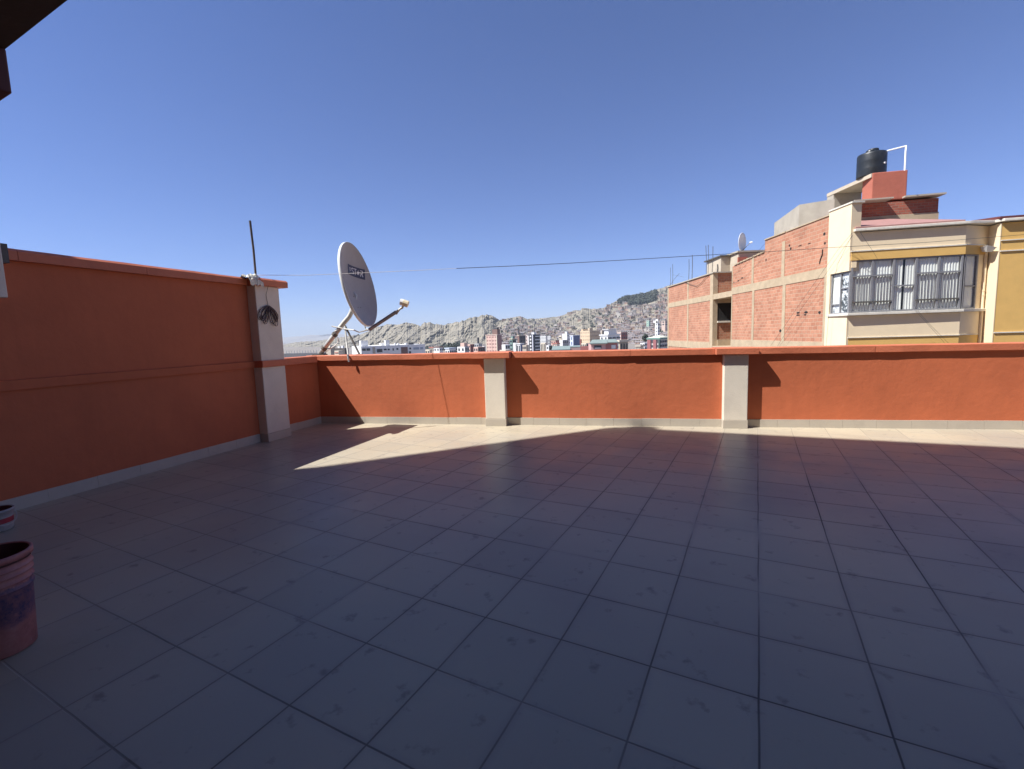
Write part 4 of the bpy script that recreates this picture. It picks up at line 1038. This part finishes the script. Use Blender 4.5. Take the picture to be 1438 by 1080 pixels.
for i, (t_, x) in enumerate(spots):
    p = hill_vert(x, t_ * .97); p = EYEP + (p - EYEP) * .997
    w_, d_, h = rnd.uniform(3.2, 6.5), rnd.uniform(3, 5.5), rnd.uniform(3, 7.5)
    yaw = rnd.uniform(-.75, .1); ci = rnd.choice((0, 0, 0, 1, 1, 2, 2, 3, 4, 5))
    if i < 260:
        if x > 850 and rnd.random() < .55: ci = rnd.choice((2, 3, 3, 4))
        mb = MB(); hbox(mb, p, w_ * 1.35, d_ * 1.25, h * 1.25, yaw, rnd)
        o = mb.build('hillside_house', [HC[ci], HDARK, HROOF]); tag(o, 'small box house with a tin roof among many packed up the far hillside', 'house', GR)
    else:
        k = ci; hm = meshes.setdefault(k, None)
        mass.m = 0; a = len(mass.f); hbox(mass, p, w_, d_, h, yaw, rnd)
        for q in range(a, len(mass.f)):
            if mass.mi[q] == 0: mass.mi[q] = 3 + ci
o = mass.build('hillside_settlement', [HC[0], HDARK, HROOF] + HC); tag(o, 'mass of tiny brick and tan houses spread over the far hillsides', 'houses', None, 'stuff')

# ------------------------------------------------------------------ the city between
WINM = plain('dark_window_glass', (.035, .045, .06), .2, .2, 1.)
CM = {}
def cmat(c):
    if c not in CM: CM[c] = plain('city_paint', c, .8, .07, .25, tuple(x * .8 for x in c), .4, .1)
    return CM[c]
WHITE = (.72, .71, .69); PINK = (.62, .42, .35); CREAM = (.62, .54, .42); BEIGE = (.60, .47, .32); DARK = (.07, .07, .075); BROWN = (.20, .12, .10); GREY = (.36, .36, .36); GREEN = (.17, .25, .22); BLUE = (.36, .42, .55); BLUED = (.13, .16, .26); TAN = (.42, .36, .29); MAROON = (.26, .09, .08); MINT = (.42, .58, .46); RED = (.42, .16, .13)
def line_hit(C0, d, x, ym):
    """Length along d from C0 (plan) to where the sight line of pixel column x crosses it."""
    r = ray(x, ym); den = d.x * r.y - d.y * r.x
    return (-(C0.x * r.y - C0.y * r.x)) / den
def block(name, label, cat, x0, xs, x1, ytop, Y, phi, col, side=None, win=None, swin=None, winm=None, roofcol=None, parts=(), par=.0, group=None, deep=None, ybase=None):
    """A building whose near vertical edge shows at column xs, left face from x0 to xs, right face from xs to x1."""
    C0 = at(xs, ytop, Y); z1 = C0.z; C0 = V((C0.x, C0.y, 0)); ph = R(phi)
    dL = V((-cos(ph), sin(ph), 0)); dR = V((sin(ph), cos(ph), 0))
    Lw = line_hit(C0, dL, x0, ytop); Rw = line_hit(C0, dR, x1, ytop) if deep is None else deep
    Lw = abs(Lw); Rw = max(2., min(abs(Rw), 90.))
    z0 = GZ
    t = thing(name, label, cat, V((C0.x, C0.y, z0)), group)
    P_ = [C0, C0 + dR * Rw, C0 + dR * Rw + dL * Lw, C0 + dL * Lw]
    mb = MB(); mb.prism([tuple(p) for p in P_], z0, z1)
    wall = mb.build('wall', cmat(col), t)
    if side:  # right face in its own colour; darker tints of the wall are painted shade
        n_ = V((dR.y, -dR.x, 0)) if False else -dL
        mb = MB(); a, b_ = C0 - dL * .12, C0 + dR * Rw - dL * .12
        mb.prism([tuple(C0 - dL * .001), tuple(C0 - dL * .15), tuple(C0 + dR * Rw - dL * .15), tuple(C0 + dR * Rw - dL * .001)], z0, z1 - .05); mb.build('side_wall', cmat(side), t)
    if roofcol or par:
        e = .35
        q = [C0 - dL * e - dR * e, C0 + dR * (Rw + e) - dL * e, C0 + dR * (Rw + e) + dL * (Lw + e), C0 + dL * (Lw + e) - dR * e]
        mb = MB(); mb.prism([tuple(p) for p in q], z1 + .01, z1 + .01 + (par or .6)); mb.build('roof', cmat(roofcol or col), t)
    def windows(d, w_, nd, spec, mat):
        rows, colsn, wf, hf, zlow, zst = spec       # zst storey height
        first = None
        for r_ in range(rows):
            zc = z1 - zst * (r_ + .55)
            if zc < zlow: break
            for c_ in range(colsn):
                u = w_ * (c_ + .5) / colsn; hw = w_ / colsn * wf / 2; hh = zst * hf / 2
                if first is None or True:
                    a = C0 + d * (u - hw); b_ = C0 + d * (u + hw)
                    mb = MB(); mb.prism([tuple(a + nd * .02), tuple(a + nd * .14), tuple(b_ + nd * .14), tuple(b_ + nd * .02)], zc - hh, zc + hh)
                    mb.build('window', mat, t)
    nL = V((-sin(ph), -cos(ph), 0)); nR = V((cos(ph), -sin(ph), 0))
    if win: windows(dL, Lw, nL, win, winm or WINM)
    if swin: windows(dR, Rw, nR + nR * 1.3, swin, winm or WINM)
    for (pn, u0, u1, v0, v1, h0, h1, pc) in parts:    # boxes on the roof: fractions along left face / depth, metres up
        a = C0 + dL * (Lw * u0) + dR * (Rw * v0); b_ = C0 + dL * (Lw * u1) + dR * (Rw * v0); c_ = C0 + dL * (Lw * u1) + dR * (Rw * v1); d_ = C0 + dL * (Lw * u0) + dR * (Rw * v1)
        mb = MB(); mb.prism([tuple(a), tuple(b_), tuple(c_), tuple(d_)][::-1], z1 + h0, z1 + h1); mb.build(pn, cmat(pc), t)
    return t, C0, dL, dR, Lw, Rw, z1, nL, nR
B = block
# long white block on the left, front turned away from the sun
r = B('apartment_block', 'long low white apartment block with a sunlit white end behind the dish', 'building', 494, 507, 597, 486.6, 210, 62, WHITE)
t, C0, dL, dR, Lw, Rw, z1, nL, nR = r
FP = Plane(C0, math.atan2(dR.x, dR.y))
if FP.n.y > 0: FP.n = -FP.n
for xa, ya, xb, yb, m_ in ((508.5, 489.5, 513.8, 492.6, 0), (514.6, 489.2, 519.8, 492.4, 0), (529, 490.2, 537, 494.6, 0), (539, 489.9, 543, 491.8, 0), (544.5, 489.8, 547.3, 491.8, 0), (551.2, 489.2, 553.2, 492.3, 0), (556.7, 488.9, 559.3, 491.3, 0), (563, 487.6, 572.8, 496.4, 2), (574.8, 488.2, 577.2, 490.6, 0), (574.2, 493.3, 577.2, 496.2, 0), (580.5, 488, 588.5, 490.8, 1), (590, 487.6, 594.3, 490.6, 1), (523, 487.5, 527.3, 496.5, 3)):
    (ua, za), (ub, zb) = FP.uz(xa, ya), FP.uz(xb, yb)
    mb = MB(); mb.box(FP, ua, ub, .02, .12, min(za, zb), max(za, zb)); mb.build('window', (WINM, cmat((.30, .34, .40)), cmat(BROWN), cmat(TAN))[m_], t)
for xa, xb, yt, dp, pc, nm in ((509, 519, 478.3, 4, WHITE, 'roof_room'), (537.5, 549, 482.3, 4, WHITE, 'roof_room'), (542.5, 548, 477.8, 3, WHITE, 'stair_head'), (555.3, 557.2, 482, 1.2, WHITE, 'roof_tank'), (559.5, 561.8, 482, 1.2, WHITE, 'roof_tank'), (572, 575, 481.8, 2, WHITE, 'roof_room'), (575.2, 582, 481.2, 3, DARK, 'roof_tank'), (590.5, 592, 480.5, 1, TAN, 'chimney')):
    ua, _ = FP.uz(xa, 485); ub, _ = FP.uz(xb, 485); zt = FP.uz(xa, yt)[1]
    o0 = -1.2 - (2 if nm == 'roof_room' else 0)
    mb = MB(); mb.box(FP, ua, ub, o0 - dp, o0, z1 - .1, zt); mb.build(nm, cmat(pc), t)
B('house', 'dark brown low house under the dish struts left of the white block', 'house', 470.5, 484, 487.5, 488.8, 190, 30, (.10, .085, .08), None, None, None, None, None, (('roof_tank', .25, .45, .2, .5, 0, 1.0, WHITE), ('roof_tank', .6, .8, .2, .5, 0, .8, WHITE)))
B('house', 'small beige house with a stair tower left of the dish struts', 'house', 457, 464, 467, 488.3, 185, 40, TAN, None, None, None, None, CREAM, (('stair_head', .1, .9, .1, .6, 0, 1.0, GREY),))
B('house', 'low yellow tiled house front beside the dark brown house', 'house', 469.5, 475.5, 477, 492.5, 170, 30, CREAM, None, (2, 1, .8, .25, -40, 1.3), None, cmat(RED))
B('roof_terrace', 'long low dark roof with railings at the far left of the skyline', 'building', 398, 452, 458, 495.5, 150, 20, (.12, .12, .13), None, None, None, None, None, [('parapet_post', k / 14., k / 14. + .012, .05, .12, 0, .9, GREY) for k in range(1, 14)])
# small houses between the white block and the pink tower
B('house', 'low white house just past the end of the long white block', 'house', 597, 603, 607, 491, 330, 35, CREAM, None, (2, 2, .5, .45, -30, 3.), None)
B('house', 'brownish two storey house between two white houses left of the trees', 'house', 603, 610, 613, 488.5, 350, 40, TAN, None, (2, 3, .5, .45, -30, 3.), None, None, RED)
B('house', 'white gabled house in front of the dark wood', 'house', 609, 617, 622, 488, 340, 45, WHITE, None, (2, 2, .4, .45, -30, 3.), (2, 2, .4, .45, -30, 3.), None, BROWN)
B('house', 'small white house with a pale blue roof before the dark trees', 'house', 625, 631, 640, 490, 260, 50, WHITE, None, (1, 2, .5, .4, -30, 3.), (1, 3, .5, .4, -30, 3.), None, (.45, .5, .58))
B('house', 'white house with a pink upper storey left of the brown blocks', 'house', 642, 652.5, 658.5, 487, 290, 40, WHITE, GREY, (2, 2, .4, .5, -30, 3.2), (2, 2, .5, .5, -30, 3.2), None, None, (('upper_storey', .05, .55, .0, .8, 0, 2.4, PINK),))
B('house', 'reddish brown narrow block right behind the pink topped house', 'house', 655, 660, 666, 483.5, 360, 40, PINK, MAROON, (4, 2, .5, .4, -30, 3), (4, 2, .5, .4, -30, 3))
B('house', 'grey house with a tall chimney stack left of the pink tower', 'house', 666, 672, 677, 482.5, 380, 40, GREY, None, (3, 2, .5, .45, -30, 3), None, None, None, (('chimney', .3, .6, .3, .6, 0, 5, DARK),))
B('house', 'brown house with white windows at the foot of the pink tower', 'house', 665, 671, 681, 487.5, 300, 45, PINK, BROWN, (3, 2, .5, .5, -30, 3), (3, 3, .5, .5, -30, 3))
B('house', 'tiny pale house squeezed against the left of the pink tower', 'house', 676.5, 680, 682, 486.5, 420, 40, WHITE, None, (2, 2, .4, .4, -30, 3), None)
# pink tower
B('tower_block', 'tall pink apartment tower with a brown crown', 'building', 682, 697.8, 704.3, 470.5, 430, 38, PINK, (.34, .20, .18), (9, 4, .62, .42, -30, 3.15), (9, 3, .35, .42, -30, 3.15), cmat((.36, .22, .19)), (.60, .45, .38), (('roof_room', .0, .45, .1, .7, .6, 5.2, BROWN), ('roof_room', .05, .35, .2, .6, 5.2, 7, DARK), ('corner_pier', .94, 1.0, -.03, .05, -22, .5, CREAM), ('corner_pier', .0, .06, -.03, .05, -22, .5, CREAM), ('corner_pier', .46, .52, -.03, .05, -22, .5, PINK)))  # right face colour darkened to paint its shade
B('house', 'low white house with a dark window wall right of the pink tower', 'house', 704.5, 709.5, 716, 484, 320, 45, WHITE, None, None, (2, 2, .6, .6, -30, 3.2))
B('house', 'very low cream house in front of the green glass tower', 'house', 701.5, 710, 718, 491.5, 210, 40, CREAM, None, (1, 3, .5, .5, -30, 2.5), None)
B('tower_block', 'slim green glass tower right of the pink tower', 'building', 715.5, 719.5, 724.5, 476.5, 400, 45, GREEN, (.10, .16, .14), (7, 1, .7, .4, -30, 3.3), (7, 2, .7, .4, -30, 3.3), None, CREAM, (('roof_room', .1, .8, .2, .8, .6, 2.5, GREEN),))  # right face a darker green, shade put into the colour
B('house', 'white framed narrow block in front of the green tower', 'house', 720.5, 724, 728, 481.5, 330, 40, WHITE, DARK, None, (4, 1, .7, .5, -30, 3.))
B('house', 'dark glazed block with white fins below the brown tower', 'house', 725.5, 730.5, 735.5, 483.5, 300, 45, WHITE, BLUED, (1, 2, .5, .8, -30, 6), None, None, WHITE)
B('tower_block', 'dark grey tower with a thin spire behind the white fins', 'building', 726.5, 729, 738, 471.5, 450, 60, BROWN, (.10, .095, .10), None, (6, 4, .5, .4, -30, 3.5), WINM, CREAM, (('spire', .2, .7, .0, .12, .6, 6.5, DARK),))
B('tower_block', 'narrow pinkish beige slab between the dark tower and the striped tower', 'building', 737.5, 740.8, 743, 470.3, 470, 45, (.52, .42, .38), None, (7, 1, .3, .35, -30, 3.4), None)
B('house', 'brownish low block in front of the narrow beige slab', 'house', 733.5, 739, 742.5, 484.5, 280, 40, TAN, None, (3, 3, .5, .4, -30, 3), None)
# striped tower: black body with white bands as balcony strips
r = B('tower_block', 'black and white striped tower', 'building', 741.2, 748.6, 758, 470.6, 390, 40, DARK, (.06, .07, .08), None, None, None, DARK, (('white_edge', .82, 1., -.03, .03, -24, -.2, WHITE), ('grey_shaft', -.02, .16, -.05, .3, -24, .3, (.5, .5, .55)), ('roof_room', .2, .7, .3, .6, .6, 2.2, WHITE)))
t, C0, dL, dR, Lw, Rw, z1, nL, nR = r
for k in range(8):
    z = z1 - 1.6 - k * 2.75
    if z < GZ + 1: break
    mb = MB(); a, b_ = C0 + dR * (Rw * .22), C0 + dR * (Rw * .95)
    mb.prism([tuple(a + nR * .16), tuple(a + nR * .9), tuple(b_ + nR * .9), tuple(b_ + nR * .16)], z, z + .85); mb.build('balcony', cmat((.62, .63, .62)), t)
    mb = MB(); a, b_ = C0 + dL * (Lw * .28), C0 + dL * (Lw * .52)
    mb.prism([tuple(a + nL * .9), tuple(a + nL * .05), tuple(b_ + nL * .05), tuple(b_ + nL * .9)][::-1], z, z + 1.3); mb.build('balcony', cmat(WHITE), t)
B('tower_block', 'pale grey slab right of the striped tower', 'building', 758.3, 766.5, 769, 471.6, 440, 30, (.60, .60, .58), None, (7, 4, .4, .3, -30, 3.3), None, cmat((.45, .46, .46)))
B('house', 'cream low block with tall fins at the foot of the pale slab', 'house', 759, 765.5, 768.5, 481.5, 330, 35, CREAM, None, (1, 3, .35, .8, -30, 6), None)
B('house', 'round cornered white house beside the bush', 'house', 767, 770.5, 774, 485, 300, 40, WHITE, None, (2, 1, .4, .4, -30, 3), None)
B('house', 'grey flat block with two roof vents behind the pale slab', 'house', 767, 772, 778, 476.5, 520, 40, GREY, None, (3, 2, .5, .4, -30, 3), None, None, None, (('vent', .1, .3, .2, .4, 0, 4, WHITE), ('vent', .6, .8, .2, .4, 0, 4, WHITE)))
B('house', 'pink house with a brick gable between the slab and the white tower', 'house', 773.5, 780, 786, 478.3, 400, 40, PINK, RED, (2, 2, .4, .4, -30, 3), None, None, TAN)
B('house', 'low pale pink house below the brick gabled house', 'house', 776, 782, 786, 483, 330, 40, (.62, .48, .40), None, (2, 2, .4, .45, -30, 3), None, None, RED)
B('tower_block', 'stepped white tower bright in the sun', 'building', 789.5, 796.2, 800.5, 468.5, 410, 42, WHITE, None, None, (5, 2, .4, .3, -30, 3.2), None, None, (('stair_head', .2, .55, .2, .6, 0, 1.8, WHITE),))
B('house', 'lower white block stepping down before the bright white tower', 'house', 785.5, 790, 798, 477.5, 340, 42, WHITE, GREY, None, (4, 3, .5, .35, -30, 3.))
B('house', 'tan windowed block left of the stepped white tower', 'house', 784.5, 788.5, 790, 471.5, 450, 40, CREAM, None, (4, 1, .7, .35, -30, 3.2), None)
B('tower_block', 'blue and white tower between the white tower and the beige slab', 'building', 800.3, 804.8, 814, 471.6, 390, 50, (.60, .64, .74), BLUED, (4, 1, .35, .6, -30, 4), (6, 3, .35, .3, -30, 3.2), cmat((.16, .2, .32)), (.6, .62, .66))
B('house', 'salmon sliver of a house between the blue tower and the beige slab', 'house', 812.5, 815, 817, 476.5, 420, 40, RED, None, (4, 1, .5, .35, -30, 3), None)
B('tower_block', 'broad beige apartment slab with a taller pier', 'building', 814.8, 828.2, 842.5, 464.2, 420, 52, BEIGE, None, (8, 5, .35, .38, -30, 3.2), (8, 5, .35, .38, -30, 3.2), cmat((.40, .30, .21)), None, (('lift_shaft', .0, .14, -.02, .3, 0, 2.2, BEIGE), ('roof_room', .85, 1., .1, .6, 0, 1.5, BEIGE)))
B('house', 'cream low house under the beige slab', 'house', 816, 823, 829, 482, 320, 45, CREAM, None, (2, 3, .5, .45, -30, 2.6), (2, 2, .5, .45, -30, 2.6))
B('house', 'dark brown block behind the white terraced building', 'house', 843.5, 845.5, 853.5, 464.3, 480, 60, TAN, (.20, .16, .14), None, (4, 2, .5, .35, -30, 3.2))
B('house', 'beige block joining the broad slab to the dark brown block', 'house', 836, 842, 845, 470.5, 430, 45, BEIGE, None, (5, 3, .4, .4, -30, 3.1), None)
r = B('apartment_block', 'white terraced building stepping up above the pink house', 'building', 842.5, 853.5, 870.5, 471.2, 250, 42, WHITE, None, (2, 2, .3, .4, -30, 2.6), (3, 3, .7, .32, -30, 2.6), None, WHITE, (('upper_storey', -.02, .55, .05, .7, .6, 3.2, WHITE), ('roof_slab', -.1, .7, .0, .8, 3.2, 3.5, WHITE)))
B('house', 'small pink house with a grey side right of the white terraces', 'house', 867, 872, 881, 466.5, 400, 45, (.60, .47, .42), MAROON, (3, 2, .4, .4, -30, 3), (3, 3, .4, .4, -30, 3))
# near roofs: long grey-green shed, pink house
GRN = plain('grey_green_sheet_roof', (.22, .27, .245), .6, .12, .8)
def slope_roof(parent, pts, th=.25, mat=None):
    mb = MB(); mb.hexa([V(p) for p in pts], [V(p) + V((0, 0, th)) for p in pts]); return mb.build('roof', mat or GRN, parent)
t = thing('long_shed', 'long low shed with a grey green sheet roof left of the pink house', 'building', V((at(795, 490, 150).x, 150, GZ)))
a, b_, c, d = at(774.5, 492.5, 140), at(801, 491.6, 140), at(800.5, 486.6, 152), at(776, 487.2, 152)
mb = MB(); mb.prism([(a.x, a.y), (b_.x, b_.y), (c.x, c.y), (d.x, d.y)], GZ, a.z - .05); mb.build('wall', cmat(CREAM), t); slope_roof(t, [a, b_, c, d])
a, b_, c, d = at(800.5, 488.2, 146), at(815, 487.8, 146), at(815, 486.0, 154), at(800.6, 486.4, 154)
mb = MB(); mb.prism([(a.x, a.y), (b_.x, b_.y), (c.x, c.y), (d.x, d.y)], GZ, a.z - .05); mb.build('wall', cmat(PINK), t); slope_roof(t, [a, b_, c, d])
B('house', 'maroon low annex between the long shed and the pink house', 'house', 815, 829, 831, 486.3, 135, 30, MAROON, None, None, None)
t = thing('pink_house', 'pink house with a grey green hipped roof just above the parapet', 'house', V((at(855, 490, 128).x, 128, GZ)))
PH = Plane(at(828.5, 490, 120), pi / 2 + R(4))
if PH.n.y > 0: PH.n = -PH.n
uw = PH.uz(880.5, 485)[0]; u1 = PH.uz(850.5, 485)[0]; ze = PH.uz(830, 483.2)[1]; zr = PH.uz(838, 478.4)[1]
mb = MB(); mb.box(PH, .3, u1, -7, 0, GZ, ze); mb.build('wall', cmat((.58, .33, .30)), t)
mb = MB(); mb.box(PH, u1 + .002, uw - 2.2, -7, -1.2, GZ, PH.uz(860, 481)[1]); mb.build('wall', cmat((.45, .20, .19)), t)
slope_roof(t, [PH.P(-.2, ze, .7), PH.P(u1 + .4, ze, .7), PH.P(u1 + .6, zr, -3), PH.P(.9, zr, -3)], .22)
z2 = PH.uz(865, 481.6)[1]
slope_roof(t, [PH.P(u1 + .3, z2 + .02, -.6), PH.P(uw - 2.0, z2 + .02, -.6), PH.P(uw - 2.4, zr - .05, -3.6), PH.P(u1 + .8, zr - .05, -3.6)], .22)
for xa, xb, ya, yb, o_, m_ in ((834.5, 844.5, 485.2, 489.2, .0, WINM), (858.5, 864.5, 484.5, 489.5, -1.2, cmat(WHITE)), (835.3, 843.6, 488.3, 489.3, .05, cmat(WHITE))):
    (ua, za), (ub, zb_) = PH.uz(xa, ya, o_), PH.uz(xb, yb, o_)
    mb = MB(); mb.box(PH, ua, ub, o_ + .01, o_ + .1, zb_, za); mb.build('window', m_, t)
mb = MB(); mb.box(PH, .1, u1 + .05, .02, .12, ze - .25, ze - .02); mb.build('eaves_board', cmat((.60, .42, .38)), t)
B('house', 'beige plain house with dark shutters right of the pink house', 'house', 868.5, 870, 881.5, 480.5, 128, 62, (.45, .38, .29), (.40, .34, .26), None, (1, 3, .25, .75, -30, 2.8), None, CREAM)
# towers at the right
B('tower_block', 'small mint green tower high among the hillside houses', 'building', 907.8, 911, 913.4, 450.2, 1080, 40, MINT, None, (4, 1, .4, .3, -30, 4), None)
r = B('tower_block', 'slender white tower with a curved top above the green roofed block', 'building', 919.8, 923.7, 926.4, 453.2, 330, 42, WHITE, None, (5, 1, .25, .3, -30, 2.4), (6, 1, .5, .3, -30, 2.4), None, None, (('crown', -.1, 1.6, .0, .5, .0, 1.6, WHITE), ('crown', .0, .8, .05, .45, 1.6, 2.4, WHITE), ('round_window', .1, .6, -.06, -.0, -.2, 1.2, DARK)))
r = B('apartment_block', 'white and maroon block with a green hipped roof at the right end', 'building', 909.5, 926.2, 938.5, 476.6, 170, 40, (.60, .55, .50), None, (4, 4, .5, .5, -30, 1.55), (4, 4, .5, .5, -30, 1.55), cmat((.10, .08, .09)), (.16, .27, .23), (('maroon_bay', .25, .5, -.05, .0, -24, -.1, (.33, .13, .13)), ('maroon_bay', .72, 1.0, -.05, .0, -24, -.1, (.33, .13, .13)), ('dark_corner', -.04, .06, -.06, .05, -24, -.1, (.08, .12, .11))))
t, C0, dL, dR, Lw, Rw, z1, nL, nR = r
ap = C0 + dL * Lw * .45 + dR * Rw * .55; mb = MB(); e = .25; zz = z1 + .62
q = [C0 - dL * e - dR * e, C0 + dR * (Rw + e) - dL * e, C0 + dR * (Rw + e) + dL * (Lw + e), C0 + dL * (Lw + e) - dR * e]
zt = at(928.5, 470.5, 172).z
for i in range(4):
    a, b_ = q[i], q[(i + 1) % 4]; mb.face((a.x, a.y, zz), (b_.x, b_.y, zz), (ap.x, ap.y, zt))
mb.build('roof', cmat((.58, .57, .46)), t)
B('house', 'low white terraces left of the green roofed block', 'house', 899, 905, 911, 481.5, 210, 45, WHITE, None, (3, 2, .6, .35, -30, 1.6), (3, 2, .6, .35, -30, 1.6))
B('house', 'low cream house with an awning left of the white terraces', 'house', 893, 899, 904, 487, 190, 45, CREAM, None, (1, 2, .5, .45, -30, 2), None, None, TAN)
B('house', 'pale house with a big arched opening at the edge of the brick house', 'house', 929, 934, 941, 450.5, 1000, 45, (.58, .44, .36), None, (2, 1, .5, .5, -30, 5), (2, 2, .6, .5, -30, 5), None, TAN)

# ------------------------------------------------------------------ the air
if HAZE:
    m = bpy.data.materials.new('air'); nt = nodes(m); out = N(nt, 'ShaderNodeOutputMaterial')
    pv = N(nt, 'ShaderNodeVolumePrincipled'); pv.inputs['Color'].default_value = (.78, .86, .98, 1); pv.inputs['Density'].default_value = HAZE; pv.inputs['Anisotropy'].default_value = .0
    L(nt, pv.outputs[0], out.inputs['Volume'])
    mb = MB(); mb.abox((0, 0, 0), (15000, 15000, 1)); mb = MB(); mb.prism([(-15000, -15000), (15000, -15000), (15000, 15000), (-15000, 15000)], GZ - 60, 520)
    o = mb.build('haze', m); tag(o, None, None, None, 'stuff')
